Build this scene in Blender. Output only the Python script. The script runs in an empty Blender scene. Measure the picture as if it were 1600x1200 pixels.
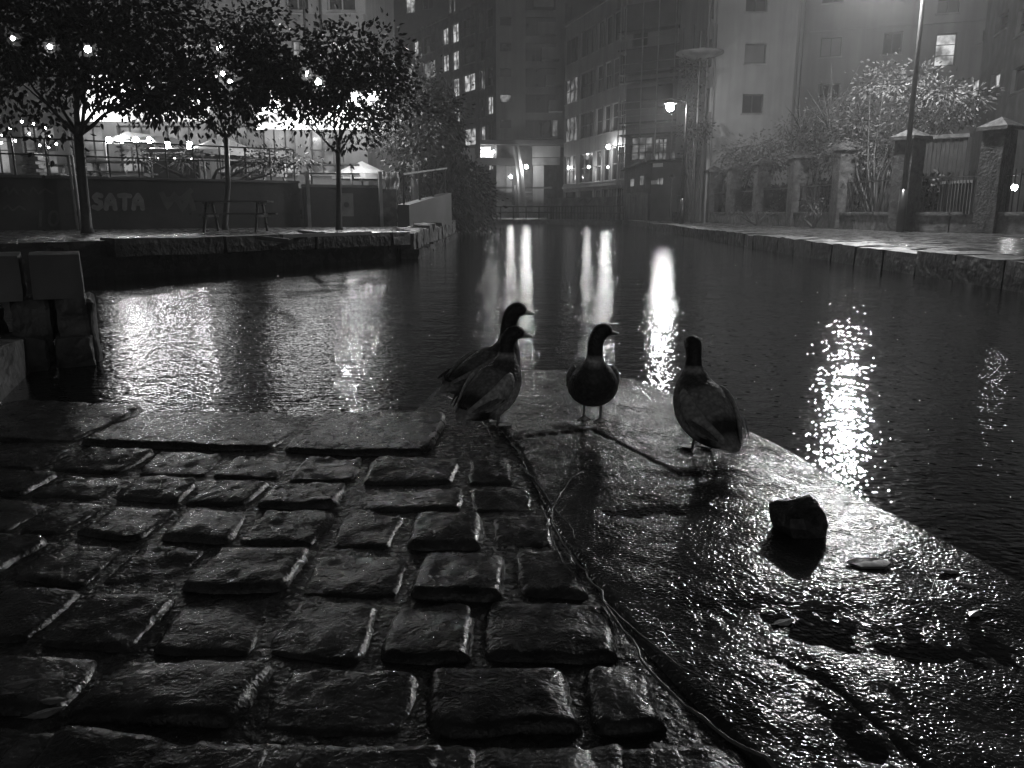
import bpy, math, random
import numpy as np
from mathutils import Vector, Matrix, noise

R = math.radians
random.seed(7)
scene = bpy.context.scene
col = scene.collection

# ------------------------------------------------------------------ camera
FPX, CX, CY, EYE = 1250.0, 800.0, 600.0, 0.9
PITCH = math.atan(269.0 / FPX)
cam_d = bpy.data.cameras.new('camera')
cam_d.sensor_width = 36.0
cam_d.lens = FPX / 1600.0 * 36.0
cam_d.clip_start = 0.05
cam_d.clip_end = 1000
cam = bpy.data.objects.new('camera', cam_d)
col.objects.link(cam)
cam.location = (0, 0, EYE)
cam.rotation_euler = (math.pi / 2 - PITCH, 0, 0)
scene.camera = cam

# ------------------------------------------------------------------ sky, exposure
world = bpy.data.worlds.new('World')
scene.world = world
world.use_nodes = True
wn = world.node_tree
bg = wn.nodes['Background']
sky = wn.nodes.new('ShaderNodeTexSky')
sky.sky_type = 'NISHITA'
sky.sun_disc = False
sky.sun_elevation = R(12)
sky.sun_rotation = R(180)
bw = wn.nodes.new('ShaderNodeRGBToBW')
wn.links.new(sky.outputs[0], bw.inputs[0])
wn.links.new(bw.outputs[0], bg.inputs[0])
bg.inputs[1].default_value = 0.0115
scene.view_settings.view_transform = 'Standard'
scene.view_settings.look = 'None'
scene.view_settings.gamma = 1.0
scene.view_settings.exposure = 0.2
scene.view_settings.use_curve_mapping = False
scene.cycles.use_denoising = True
try:
    scene.cycles.denoiser = 'OPENIMAGEDENOISE'
except Exception:
    pass
scene.cycles.max_bounces = 3
scene.cycles.diffuse_bounces = 1
scene.cycles.glossy_bounces = 2
scene.cycles.volume_bounces = 0
scene.cycles.transparent_max_bounces = 8
scene.cycles.sample_clamp_indirect = 3.0
scene.cycles.caustics_reflective = False
scene.cycles.caustics_refractive = False
scene.cycles.use_light_tree = True
scene.cycles.use_adaptive_sampling = True
scene.cycles.adaptive_threshold = 0.03

# ------------------------------------------------------------------ measuring helpers
FW = Vector((0, math.cos(PITCH), -math.sin(PITCH)))
UP = Vector((0, math.sin(PITCH), math.cos(PITCH)))
def ray(px, py):
    return FW + Vector((1, 0, 0)) * ((px - CX) / FPX) + UP * ((CY - py) / FPX)
def at(px, py, Y):
    d = ray(px, py); t = Y / d.y
    return Vector((d.x * t, Y, EYE + d.z * t))
def ground(px, py, z):
    d = ray(px, py); t = (z - EYE) / d.z
    return Vector((d.x * t, d.y * t, z))

# ------------------------------------------------------------------ materials
def mat(name, c1, c2=None, rough=0.5, rough2=None, nscale=3.0, bump=0.0, bscale=20.0, bdist=0.01,
        emit=0.0, metal=0.0, ior=1.5, detail=6.0, per_object=0.0, coat=0.0, bump2=0.0, b2scale=5.0, b2dist=0.02, spec=0.5,
        attr=None, voro=False, bdet=3, streak=0.0):
    m = bpy.data.materials.new(name)
    m.use_nodes = True
    nt = m.node_tree; N = nt.nodes; L = nt.links
    p = N['Principled BSDF']
    c2 = c1 if c2 is None else c2
    rough2 = rough if rough2 is None else rough2
    p.inputs['IOR'].default_value = ior
    p.inputs['Metallic'].default_value = metal
    p.inputs['Specular IOR Level'].default_value = spec
    if coat:
        p.inputs['Coat Weight'].default_value = coat
        p.inputs['Coat Roughness'].default_value = 0.08
    tc = N.new('ShaderNodeTexCoord')
    if attr:
        a = N.new('ShaderNodeAttribute'); a.attribute_name = attr
        n2 = N.new('ShaderNodeTexNoise'); n2.inputs['Scale'].default_value = nscale; n2.inputs['Detail'].default_value = 5
        L.new(tc.outputs['Object'], n2.inputs['Vector'])
        mr = N.new('ShaderNodeMapRange'); mr.inputs[1].default_value = 0.3; mr.inputs[2].default_value = 0.7
        mr.inputs[3].default_value = 0.7; mr.inputs[4].default_value = 1.25
        L.new(n2.outputs[0], mr.inputs[0])
        mx = N.new('ShaderNodeVectorMath'); mx.operation = 'SCALE'
        L.new(a.outputs['Color'], mx.inputs[0]); L.new(mr.outputs[0], mx.inputs['Scale'])
        vo = N.new('ShaderNodeTexVoronoi'); vo.inputs['Scale'].default_value = 75; L.new(tc.outputs['Object'], vo.inputs['Vector'])
        mv = N.new('ShaderNodeMapRange'); mv.inputs[1].default_value = .1; mv.inputs[2].default_value = .75; mv.inputs[3].default_value = 1.12; mv.inputs[4].default_value = .6
        L.new(vo.outputs['Distance'], mv.inputs[0])
        mx2 = N.new('ShaderNodeVectorMath'); mx2.operation = 'SCALE'; L.new(mx.outputs[0], mx2.inputs[0]); L.new(mv.outputs[0], mx2.inputs['Scale'])
        L.new(mx2.outputs[0], p.inputs['Base Color'])
        p.inputs['Roughness'].default_value = rough
    else:
        n = N.new('ShaderNodeTexNoise'); n.inputs['Scale'].default_value = nscale; n.inputs['Detail'].default_value = detail
        L.new(tc.outputs['Object'], n.inputs['Vector'])
        mr = N.new('ShaderNodeMapRange'); mr.inputs[1].default_value = 0.35; mr.inputs[2].default_value = 0.65
        mr.inputs[3].default_value = c1; mr.inputs[4].default_value = c2
        L.new(n.outputs[0], mr.inputs[0])
        out = mr.outputs[0]
        if per_object:
            oi = N.new('ShaderNodeObjectInfo')
            m2 = N.new('ShaderNodeMapRange'); m2.inputs[3].default_value = 1 - per_object; m2.inputs[4].default_value = 1 + per_object
            L.new(oi.outputs['Random'], m2.inputs[0])
            mm = N.new('ShaderNodeMath'); mm.operation = 'MULTIPLY'
            L.new(out, mm.inputs[0]); L.new(m2.outputs[0], mm.inputs[1]); out = mm.outputs[0]
        if streak:
            mp = N.new('ShaderNodeMapping'); mp.inputs['Scale'].default_value = (2.2, 2.2, .16); L.new(tc.outputs['Object'], mp.inputs['Vector'])
            ns = N.new('ShaderNodeTexNoise'); ns.inputs['Scale'].default_value = 1.0; ns.inputs['Detail'].default_value = 5; L.new(mp.outputs[0], ns.inputs['Vector'])
            m4 = N.new('ShaderNodeMapRange'); m4.inputs[1].default_value = .35; m4.inputs[2].default_value = .7; m4.inputs[3].default_value = 1 + streak * .4; m4.inputs[4].default_value = 1 - streak
            L.new(ns.outputs[0], m4.inputs[0]); mm = N.new('ShaderNodeMath'); mm.operation = 'MULTIPLY'
            L.new(out, mm.inputs[0]); L.new(m4.outputs[0], mm.inputs[1]); out = mm.outputs[0]
        L.new(out, p.inputs['Base Color'])
        nr = N.new('ShaderNodeTexNoise'); nr.inputs['Scale'].default_value = nscale * 2.3; nr.inputs['Detail'].default_value = 4
        L.new(tc.outputs['Object'], nr.inputs['Vector'])
        m3 = N.new('ShaderNodeMapRange'); m3.inputs[1].default_value = 0.35; m3.inputs[2].default_value = 0.65
        m3.inputs[3].default_value = rough; m3.inputs[4].default_value = rough2
        L.new(nr.outputs[0], m3.inputs[0]); L.new(m3.outputs[0], p.inputs['Roughness'])
    last = None
    for (st, sc, ds) in ((bump2, b2scale, b2dist), (bump, bscale, bdist)):
        if st:
            if voro and sc == bscale and st == bump:
                nb = N.new('ShaderNodeTexVoronoi'); nb.feature = 'SMOOTH_F1'
                nb.inputs['Smoothness'].default_value = 0.6
            else:
                nb = N.new('ShaderNodeTexNoise'); nb.inputs['Detail'].default_value = bdet
            nb.inputs['Scale'].default_value = sc
            L.new(tc.outputs['Object'], nb.inputs['Vector'])
            b = N.new('ShaderNodeBump'); b.inputs['Strength'].default_value = st; b.inputs['Distance'].default_value = ds
            L.new(nb.outputs[0], b.inputs['Height'])
            if last: L.new(last, b.inputs['Normal'])
            last = b.outputs[0]
    if last: L.new(last, p.inputs['Normal'])
    if emit:
        p.inputs['Emission Color'].default_value = (1, 1, 1, 1)
        p.inputs['Emission Strength'].default_value = emit
    return m

def lit_pane(name, e0, e1, sc):
    """a window lit from inside: furniture and blinds seen as an uneven glow"""
    m = bpy.data.materials.new(name); m.use_nodes = True
    nt = m.node_tree; N = nt.nodes; L = nt.links; p = N['Principled BSDF']
    p.inputs['Base Color'].default_value = (.05, .05, .05, 1); p.inputs['Roughness'].default_value = .1
    tc = N.new('ShaderNodeTexCoord'); n = N.new('ShaderNodeTexNoise'); n.inputs['Scale'].default_value = sc; n.inputs['Detail'].default_value = 3
    L.new(tc.outputs['Object'], n.inputs['Vector'])
    mr = N.new('ShaderNodeMapRange'); mr.inputs[1].default_value = .4; mr.inputs[2].default_value = .62
    mr.inputs[3].default_value = e0; mr.inputs[4].default_value = e1
    L.new(n.outputs[0], mr.inputs[0])
    p.inputs['Emission Color'].default_value = (1, 1, 1, 1)
    L.new(mr.outputs[0], p.inputs['Emission Strength'])
    m.cycles.emission_sampling = 'NONE'
    return m

def glow(name, e):
    m = bpy.data.materials.new(name); m.use_nodes = True
    p = m.node_tree.nodes['Principled BSDF']
    p.inputs['Base Color'].default_value = (.8, .8, .8, 1)
    p.inputs['Emission Color'].default_value = (1, 1, 1, 1)
    p.inputs['Emission Strength'].default_value = e
    if e < 65: m.cycles.emission_sampling = 'NONE'
    return m

def water_mat():
    m = bpy.data.materials.new('canal_water'); m.use_nodes = True
    nt = m.node_tree; N = nt.nodes; L = nt.links; p = N['Principled BSDF']
    p.inputs['Base Color'].default_value = (.006, .006, .006, 1)
    p.inputs['Roughness'].default_value = .05
    p.inputs['IOR'].default_value = 1.33
    tc = N.new('ShaderNodeTexCoord')
    mp = N.new('ShaderNodeMapping'); mp.inputs['Scale'].default_value = (1, 1.5, 1)
    L.new(tc.outputs['Object'], mp.inputs['Vector'])
    last = None
    for sc, st, ds, det in ((1.3, 1.0, .012, 2), (9.0, 1.0, .0052, 2), (30.0, 1.0, .0026, 1)):
        n = N.new('ShaderNodeTexNoise'); n.inputs['Scale'].default_value = sc; n.inputs['Detail'].default_value = det
        L.new(mp.outputs[0], n.inputs['Vector'])
        b = N.new('ShaderNodeBump'); b.inputs['Strength'].default_value = st; b.inputs['Distance'].default_value = ds
        L.new(n.outputs[0], b.inputs['Height'])
        if last: L.new(last, b.inputs['Normal'])
        last = b.outputs[0]
    # rings of raindrops
    for sc, off in ((6.5, 0.0),):
        mp2 = N.new('ShaderNodeMapping'); mp2.inputs['Location'].default_value = (off, off * 1.7, 0)
        L.new(tc.outputs['Object'], mp2.inputs['Vector'])
        v = N.new('ShaderNodeTexVoronoi'); v.voronoi_dimensions = '2D'; v.inputs['Scale'].default_value = sc
        L.new(mp2.outputs[0], v.inputs['Vector'])
        mr = N.new('ShaderNodeMapRange'); mr.interpolation_type = 'SMOOTHSTEP'
        mr.inputs[1].default_value = 0; mr.inputs[2].default_value = .10; mr.inputs[3].default_value = 1; mr.inputs[4].default_value = 0
        L.new(v.outputs['Distance'], mr.inputs[0])
        b = N.new('ShaderNodeBump'); b.inputs['Strength'].default_value = 1; b.inputs['Distance'].default_value = .006
        L.new(mr.outputs[0], b.inputs['Height']); L.new(last, b.inputs['Normal']); last = b.outputs[0]
    L.new(last, p.inputs['Normal'])
    return m

M = {
 'water': water_mat(),
 'puddle': mat('puddle_water', .008, rough=.05, ior=1.33, bump=1.0, bscale=60, bdist=.0016, bump2=.4, b2scale=14, b2dist=.003, bdet=1.0),
 'cobble': mat('wet_granite', .010, .055, rough=.09, rough2=.33, nscale=15, bump=.8, bscale=120, bdist=.003, per_object=.45, bump2=.32, b2scale=45, b2dist=.006, detail=9, bdet=4),
 'mud': mat('joint_mud', .010, .04, rough=.10, rough2=.5, nscale=20, bump=.8, bscale=70, bdist=.008),
 'slab': mat('wet_slab', .02, .07, rough=.08, rough2=.17, nscale=7, bump=1.0, bscale=120, bdist=.0026, bump2=.3, b2scale=30, b2dist=.005, bdet=1.0, detail=9),
 'stone': mat('wall_stone', .045, .15, rough=.4, rough2=.75, nscale=5, bump=.8, bscale=14, bdist=.03, per_object=.2),
 'pillar_stone': mat('weathered_pillar_stone', .03, .10, rough=.5, rough2=.8, nscale=6, bump=.9, bscale=16, bdist=.03, per_object=.3, streak=.4),
 'screen_wood': mat('dark_screen_boards', .012, .025, rough=.5, rough2=.7, nscale=5, bump=.4, bscale=30, bdist=.004),
 'blind': mat('window_blind', .09, .14, rough=.6, nscale=.8),
 'darkstone': mat('dark_quay_stone', .025, .07, rough=.35, rough2=.7, nscale=3, bump=.8, bscale=12, bdist=.03, per_object=.25),
 'bank': mat('wet_bank_paving', .02, .05, rough=.1, rough2=.4, nscale=2.5, bump=.5, bscale=25, bdist=.008),
 'towpath': mat('wet_towpath', .05, .11, rough=.08, rough2=.4, nscale=1.2, bump=.8, bscale=16, bdist=.02, bump2=.5, b2scale=4, b2dist=.03),
 'concrete': mat('concrete', .12, .24, rough=.55, rough2=.8, nscale=1.0, bump=.4, bscale=20, bdist=.01, streak=.4),
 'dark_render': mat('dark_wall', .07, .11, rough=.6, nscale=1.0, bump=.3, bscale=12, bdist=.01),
 'graffiti_wall': mat('painted_brick_wall', .018, .035, rough=.5, rough2=.7, nscale=1.4, bump=.5, bscale=12, bdist=.01),
 'paint_grey': mat('spray_paint_grey', .12, .18, rough=.5, nscale=6),
 'paint_dim': mat('spray_paint_dim', .045, .07, rough=.5, nscale=5),
 'render_pale': mat('pale_render', .19, .25, rough=.7, nscale=.6, bump=.2, bscale=10, bdist=.01, streak=.22),
 'render_mid': mat('mid_render', .15, .20, rough=.7, nscale=.5, bump=.2, bscale=8, bdist=.01, streak=.28),
 'brick_dark': mat('dark_brick', .07, .13, rough=.65, nscale=2, bump=.5, bscale=9, bdist=.02, streak=.4),
 'frame_dark': mat('dark_frame', .03, rough=.4),
 'frame_pale': mat('pale_frame', .35, rough=.5),
 'glass': mat('dark_glass', .012, .03, rough=.06, nscale=.5),
 'net': mat('scaffold_netting', .035, .06, rough=.8, nscale=1.5, bump=.4, bscale=6, bdist=.03),
 'metal_dark': mat('dark_painted_metal', .02, .03, rough=.3, nscale=6),
 'metal_galv': mat('galvanised_steel', .16, .24, rough=.45, metal=.3, nscale=4),
 'metal_post': mat('painted_lamp_post', .03, .045, rough=.45, nscale=4),
 'wood_dark': mat('wet_dark_wood', .03, .06, rough=.25, rough2=.5, nscale=5, bump=.4, bscale=30, bdist=.004),
 'board': mat('weathered_board', .10, .16, rough=.6, nscale=3),
 'bark': mat('bark', .025, .05, rough=.5, nscale=10, bump=.8, bscale=30, bdist=.01),
 'bark_pale': mat('pale_bark', .10, .16, rough=.6, nscale=10, bump=.8, bscale=30, bdist=.01),
 'leaf': mat('tree_leaf', .014, .026, rough=.45, rough2=.6, nscale=2),
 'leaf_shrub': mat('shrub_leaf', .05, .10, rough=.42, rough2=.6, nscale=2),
 'leaf_dark': mat('conifer_leaf', .009, .016, rough=.6, nscale=2),
 'leaf_fallen': mat('fallen_leaf', .12, .2, rough=.25, rough2=.4, nscale=30),
 'twig': mat('wet_twig', .12, .2, rough=.25, nscale=40),
 'rock': mat('wet_rock', .02, .07, rough=.25, rough2=.6, nscale=40, bump=.8, bscale=120, bdist=.006),
 'canvas': mat('tent_canvas', .22, .32, rough=.8, nscale=2),
 'sign': mat('white_sign', .6, rough=.4),
 'plumage': mat('duck_plumage', .1, rough=.6, nscale=45, bump=.5, bscale=95, bdist=.006, attr='plumage', voro=True),
 'beak': mat('duck_bill', .12, rough=.3), 'leg': mat('duck_leg', .16, rough=.35, nscale=50),
 'eye': mat('duck_eye', .01, rough=.05),
 'lit1': lit_pane('lit_window_bright', .10, .7, 1.6), 'lit2': lit_pane('lit_window_dim', .02, .22, 1.4),
 'lit3': lit_pane('lit_bar_front', .01, .28, .9),
 'lit_soft': glow('lit_panel', .12), 'added_glow': lit_pane('added_glow_sheet', 1.4, 6.0, .55), 'added_glow_strong': lit_pane('added_glow_sheet_strong', 1.0, 7.0, .8),
}

# ------------------------------------------------------------------ object helpers
ORG = {}
def tag(o, label=None, cat=None, group=None, kind=None):
    if label: o['label'] = label
    if cat: o['category'] = cat
    if group: o['group'] = group
    if kind: o['kind'] = kind
    return o
def thing(name, label, cat, loc=(0, 0, 0), group=None):
    o = bpy.data.objects.new(name, None); col.objects.link(o)
    o.location = loc; o.empty_display_size = .1
    ORG[o.name] = Vector(loc)
    return tag(o, label, cat, group)

class MB:
    def __init__(s): s.v = []; s.f = []
    def add(s, vs, fs):
        k = len(s.v); s.v += [tuple(q) for q in vs]; s.f += [tuple(i + k for i in f) for f in fs]; return s
    def box(s, c, sx, sy, sz, rz=0.0, tilt=None):
        m = Matrix.Rotation(rz, 3, 'Z')
        if tilt: m = m @ Matrix.Rotation(tilt[0], 3, 'X') @ Matrix.Rotation(tilt[1], 3, 'Y')
        c = Vector(c)
        vs = [c + m @ Vector((x * sx / 2, y * sy / 2, z * sz / 2)) for z in (-1, 1) for y in (-1, 1) for x in (-1, 1)]
        return s.add(vs, [(0, 2, 3, 1), (4, 5, 7, 6), (0, 1, 5, 4), (2, 6, 7, 3), (0, 4, 6, 2), (1, 3, 7, 5)])
    def bar(s, a, b, w, h=None):
        """square bar from a to b"""
        a = Vector(a); b = Vector(b); h = h or w
        t = (b - a).normalized()
        u = t.cross(Vector((0, 0, 1)))
        if u.length < 1e-4: u = Vector((1, 0, 0))
        u.normalize(); n = u.cross(t)
        vs = [p + u * (x * w / 2) + n * (z * h / 2) for p in (a, b) for (x, z) in ((-1, -1), (1, -1), (1, 1), (-1, 1))]
        return s.add(vs, [(0, 1, 2, 3), (7, 6, 5, 4), (0, 4, 5, 1), (1, 5, 6, 2), (2, 6, 7, 3), (3, 7, 4, 0)])
    def tube(s, pts, rad, n=8, cap=True):
        pts = [Vector(p) for p in pts]
        if not hasattr(rad, '__len__'): rad = [rad] * len(pts)
        vs = []; fs = []; u = None
        for i, p in enumerate(pts):
            t = (pts[min(i + 1, len(pts) - 1)] - pts[max(i - 1, 0)]).normalized()
            if u is None:
                u = t.cross(Vector((0.3, 0.1, 1)));
                if u.length < .1: u = t.cross(Vector((1, 0, 0)))
            u = (u - t * u.dot(t)).normalized(); w = t.cross(u)
            for k in range(n):
                a = 2 * math.pi * k / n
                vs.append(p + (u * math.cos(a) + w * math.sin(a)) * rad[i])
        for i in range(len(pts) - 1):
            for k in range(n):
                fs.append((i * n + k, i * n + (k + 1) % n, (i + 1) * n + (k + 1) % n, (i + 1) * n + k))
        if cap: fs.append(tuple(range(n - 1, -1, -1))); fs.append(tuple(range((len(pts) - 1) * n, len(pts) * n)))
        return s.add(vs, fs)
    def ball(s, c, r, seg=10, ring=6, sz=1.0):
        c = Vector(c); vs = [c + Vector((0, 0, r * sz))]
        for i in range(1, ring):
            th = math.pi * i / ring
            for k in range(seg):
                a = 2 * math.pi * k / seg
                vs.append(c + Vector((r * math.sin(th) * math.cos(a), r * math.sin(th) * math.sin(a), r * sz * math.cos(th))))
        vs.append(c - Vector((0, 0, r * sz))); e = len(vs) - 1; fs = []
        for k in range(seg):
            fs.append((0, 1 + k, 1 + (k + 1) % seg)); fs.append((e, e - seg + (k + 1) % seg, e - seg + k))
        for i in range(ring - 2):
            for k in range(seg):
                a = 1 + i * seg + k; b = 1 + i * seg + (k + 1) % seg
                fs.append((a, a + seg, b + seg, b))
        return s.add(vs, fs)
    def prism(s, poly, z0, z1):
        """closed prism over a plan polygon (counter-clockwise)"""
        n = len(poly)
        vs = [(p[0], p[1], z0) for p in poly] + [(p[0], p[1], z1) for p in poly]
        fs = [tuple(range(n - 1, -1, -1)), tuple(range(n, 2 * n))]
        fs += [(i, (i + 1) % n, n + (i + 1) % n, n + i) for i in range(n)]
        return s.add(vs, fs)
    def build(s, name, m, parent=None, smooth=False):
        org = ORG[parent.name] if parent is not None else Vector((0, 0, 0))
        me = bpy.data.meshes.new(name)
        me.from_pydata([(x - org.x, y - org.y, z - org.z) for x, y, z in s.v], [], s.f)
        me.materials.append(M[m] if isinstance(m, str) else m)
        if smooth: me.polygons.foreach_set('use_smooth', [True] * len(me.polygons))
        me.update()
        o = bpy.data.objects.new(name, me); col.objects.link(o)
        if parent is not None: o.parent = parent
        ORG[o.name] = org
        return o

def rough_block(c, sx, sy, sz, rz=0, seed=0, amp=.03, n=5, bev=.25):
    """a hewn stone block: a subdivided box with worn corners and an uneven face"""
    b = MB(); m = Matrix.Rotation(rz, 3, 'Z'); c = Vector(c); idx = {}; vs = []; fs = []
    def vert(i, j, k):
        key = (i, j, k)
        if key in idx: return idx[key]
        p = Vector((i / n * 2 - 1, j / n * 2 - 1, k / n * 2 - 1))
        q = Vector((p.x * sx / 2, p.y * sy / 2, p.z * sz / 2))
        edge = sorted((abs(p.x), abs(p.y), abs(p.z)))
        if edge[1] > .99: q *= 1 - bev * .06 * (2 if edge[0] > .99 else 1)
        w = m @ q + c
        w += noise.noise_vector(w * 3.1 + Vector((seed * 7.3, seed, 0))) * amp + noise.noise_vector(w * 11 + Vector((seed, 0, seed))) * amp * .4
        idx[key] = len(vs); vs.append(w); return idx[key]
    for a in range(n):
        for d in range(n):
            fs += [(vert(a, d, 0), vert(a, d + 1, 0), vert(a + 1, d + 1, 0), vert(a + 1, d, 0)),
                   (vert(a, d, n), vert(a + 1, d, n), vert(a + 1, d + 1, n), vert(a, d + 1, n)),
                   (vert(a, 0, d), vert(a + 1, 0, d), vert(a + 1, 0, d + 1), vert(a, 0, d + 1)),
                   (vert(a, n, d), vert(a, n, d + 1), vert(a + 1, n, d + 1), vert(a + 1, n, d)),
                   (vert(0, a, d), vert(0, a, d + 1), vert(0, a + 1, d + 1), vert(0, a + 1, d)),
                   (vert(n, a, d), vert(n, a + 1, d), vert(n, a + 1, d + 1), vert(n, a, d + 1))]
    return b.add(vs, fs)

# ------------------------------------------------------------------ the setting: water, banks
LAND = .115                       # mean level of the landing's stones above the canal
w = MB(); w.add([(-70, -6, 0), (70, -6, 0), (70, 130, 0), (-70, 130, 0)], [(0, 1, 2, 3)])
tag(w.build('water', 'water'), 'dark rippled canal water reflecting the lamps', kind='structure')

BZ = .5
lb = [ground(-420, 470, 0), ground(170, 431, 0), ground(600, 406, 0), ground(627, 404, 0), ground(700, 371, 0), ground(762, 351, 0)]
lbp = [(q.x, q.y) for q in lb] + [(-3, 72), (-60, 72), (-60, lb[0].y)]
left_bank = MB().prism(lbp, -.6, BZ).build('left_bank', 'bank'); tag(left_bank, kind='structure')
ORG[left_bank.name] = Vector((0, 0, 0))
# hewn coping along the bank's front and the upright stones round its corner
def along(poly, step, fn):
    k = 0
    for a, b in zip(poly[:-1], poly[1:]):
        d = b - a; L = d.length; n = max(1, round(L / step))
        for i in range(n):
            p = a + d * ((i + .5) / n); fn(p, L / n, math.atan2(d.y, d.x), k); k += 1
def bank_cope(p, L, rz, k):
    rough_block((p.x, p.y, BZ - .1), L * .985, .5, .26, rz, k, .02, 3).build('coping_stone', 'darkstone', left_bank)
along([q.copy() for q in lb[1:4]], 1.5, bank_cope)
def upright(p, L, rz, k):
    rough_block((p.x + random.uniform(-.04, .04), p.y, .34 + random.uniform(-.06, .05)), L * .9, .55, .42, rz, k, .05, 4).build('edge_stone', 'stone', left_bank)
    rough_block((p.x + .06, p.y, .04), L * .97, .6, .26, rz, k + 50, .05, 3).build('footing_stone', 'darkstone', left_bank)
along([lb[3].copy(), lb[4].copy()], .55, upright)

TZ = .32
tw = [ground(975, 349, 0), ground(1210, 391, 0), ground(1600, 452, 0), ground(1900, 500, 0)]
twp = [(q.x, q.y) for q in reversed(tw)]
twp = [(tw[3].x, tw[3].y), (60, tw[3].y), (60, 75), (tw[0].x + 1, 75), (tw[0].x, tw[0].y), (tw[1].x, tw[1].y), (tw[2].x, tw[2].y)]
towpath = MB().prism(twp, -.6, TZ - .015).build('towpath', 'towpath'); tag(towpath, kind='structure')
def cope(p, L, rz, k):
    g = random.choice([.01, .012, .02, .02, .03, .07])
    rough_block((p.x + .1, p.y, .0 + random.uniform(-.025, .015)), L - g, .75, .68, rz, k + 7, .022, 4).build('coping_stone', 'darkstone', towpath)
along(list(reversed(tw)), 1.05, cope)

fb = [(-30, 66.5), (tw[0].x + .5, 63.5), (14, 63.5), (14, 140), (-30, 140)]
far_bank = MB().prism(fb, -.6, TZ).build('far_bank', 'bank'); tag(far_bank, kind='structure')

# ------------------------------------------------------------------ the landing: setts and slabs
def bend(X): return .10 * max(0.0, -X - .25) ** 1.3
seam_px = [(640, 560), (690, 598), (745, 640), (775, 668), (802, 700), (830, 758), (868, 830), (918, 900), (1000, 1012), (1095, 1120), (1180, 1200), (1300, 1310), (1420, 1420)]
edge_px = [(690, 597), (722, 587), (800, 581), (870, 578), (940, 585), (1010, 599), (1075, 624), (1140, 655), (1260, 720), (1400, 803), (1520, 868), (1640, 935), (1900, 1085), (2300, 1320), (2500, 1440)]
seam = sorted([ground(x, y, LAND) for x, y in seam_px], key=lambda q: q.y)
edge = sorted([ground(x, y, LAND) for x, y in edge_px if x >= 870], key=lambda q: q.y)
tipl = sorted([ground(x, y, LAND) for x, y in edge_px if x <= 870], key=lambda q: q.y)
def interp(pts, Y):
    return float(np.interp(Y, [q.y for q in pts], [q.x for q in pts]))
BACK = ground(400, 645, LAND).y
TIP = ground(870, 578, LAND).y
def xl(Y): return interp(seam, Y) if Y < ground(690, 598, LAND).y else interp(tipl, Y)
def xr(Y): return interp(edge, Y)

base_poly = [(-4.2, .3), (xr(.3) + .0, .3)] + [(q.x, q.y) for q in edge if q.y > .32] + [(q.x, q.y) for q in reversed(tipl[:-1])] + [(ground(640, 646, LAND).x, BACK - .02), (-4.2, BACK + .02)]
landing = MB().prism(base_poly, -.5, LAND - .0115).build('landing', 'mud'); tag(landing, kind='structure')

def prof(t, e=9.0): return max(0.0, 1 - abs(t) ** e) ** .5
def sett(x0, x1, y0, y1, ztop, seed, nx=22, ny=15, h=.030, amp=1.0, e=13.0, name='cobble', mt='cobble', skew=0.0):
    rnd = random.Random(seed)
    cx, cy, hx, hy = (x0 + x1) / 2, (y0 + y1) / 2, (x1 - x0) / 2, (y1 - y0) / 2
    tx, ty = rnd.uniform(-.035, .035), rnd.uniform(-.05, .05)
    off = Vector((rnd.uniform(0, 50), rnd.uniform(0, 50), rnd.uniform(0, 50)))
    k1, k2 = rnd.uniform(-.09, .09), rnd.uniform(-.08, .08)
    vs = []
    for j in range(ny + 1):
        v = math.sin(math.pi / 2 * (2 * j / ny - 1))
        for i in range(nx + 1):
            u = math.sin(math.pi / 2 * (2 * i / nx - 1))
            X = cx + hx * u * (1 - .06 * v ** 4) + hx * k1 * v + skew * v * hy
            Yy = cy + hy * v * (1 - .06 * u ** 4) + hy * k2 * u
            q = Vector((X, Yy, 0))
            nv = noise.noise_vector(q * 9 + off) * .010 * amp
            ed = max(abs(u), abs(v)) ** 3
            nc = noise.noise_vector(q * 34 + off) * .006 * ed
            X += nv.x * 1.0 + nc.x; Yy += nv.y * 1.0 + nc.y
            big = noise.fractal(q * 7 + off, 1.0, 2.0, 3) * .0050 * amp
            fine = noise.fractal(q * 30 + off, .8, 2.0, 3) * .0042 * amp
            du = max(0.0, hx - abs(u) * hx) / (.021 + .006 * noise.noise(q * 13 + off)); dv = max(0.0, hy - abs(v) * hy) / (.013 + .005 * noise.noise(q * 15 - off))
            du = min(1, du); dv = min(1, dv)
            pr = (1 - (1 - du) ** 1.7) * (1 - (1 - dv) ** 1.8)
            z = ztop - h + h * pr + (big + fine) * min(1, pr * 1.3) + tx * u * hx + ty * v * hy + .004 * (1 - u * u) * (1 - v * v)
            vs.append((X, Yy + bend(X), z))
    fs = [(j * (nx + 1) + i, j * (nx + 1) + i + 1, (j + 1) * (nx + 1) + i + 1, (j + 1) * (nx + 1) + i) for j in range(ny) for i in range(nx)]
    return MB().add(vs, fs).build(name, mt, landing, True)

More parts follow.
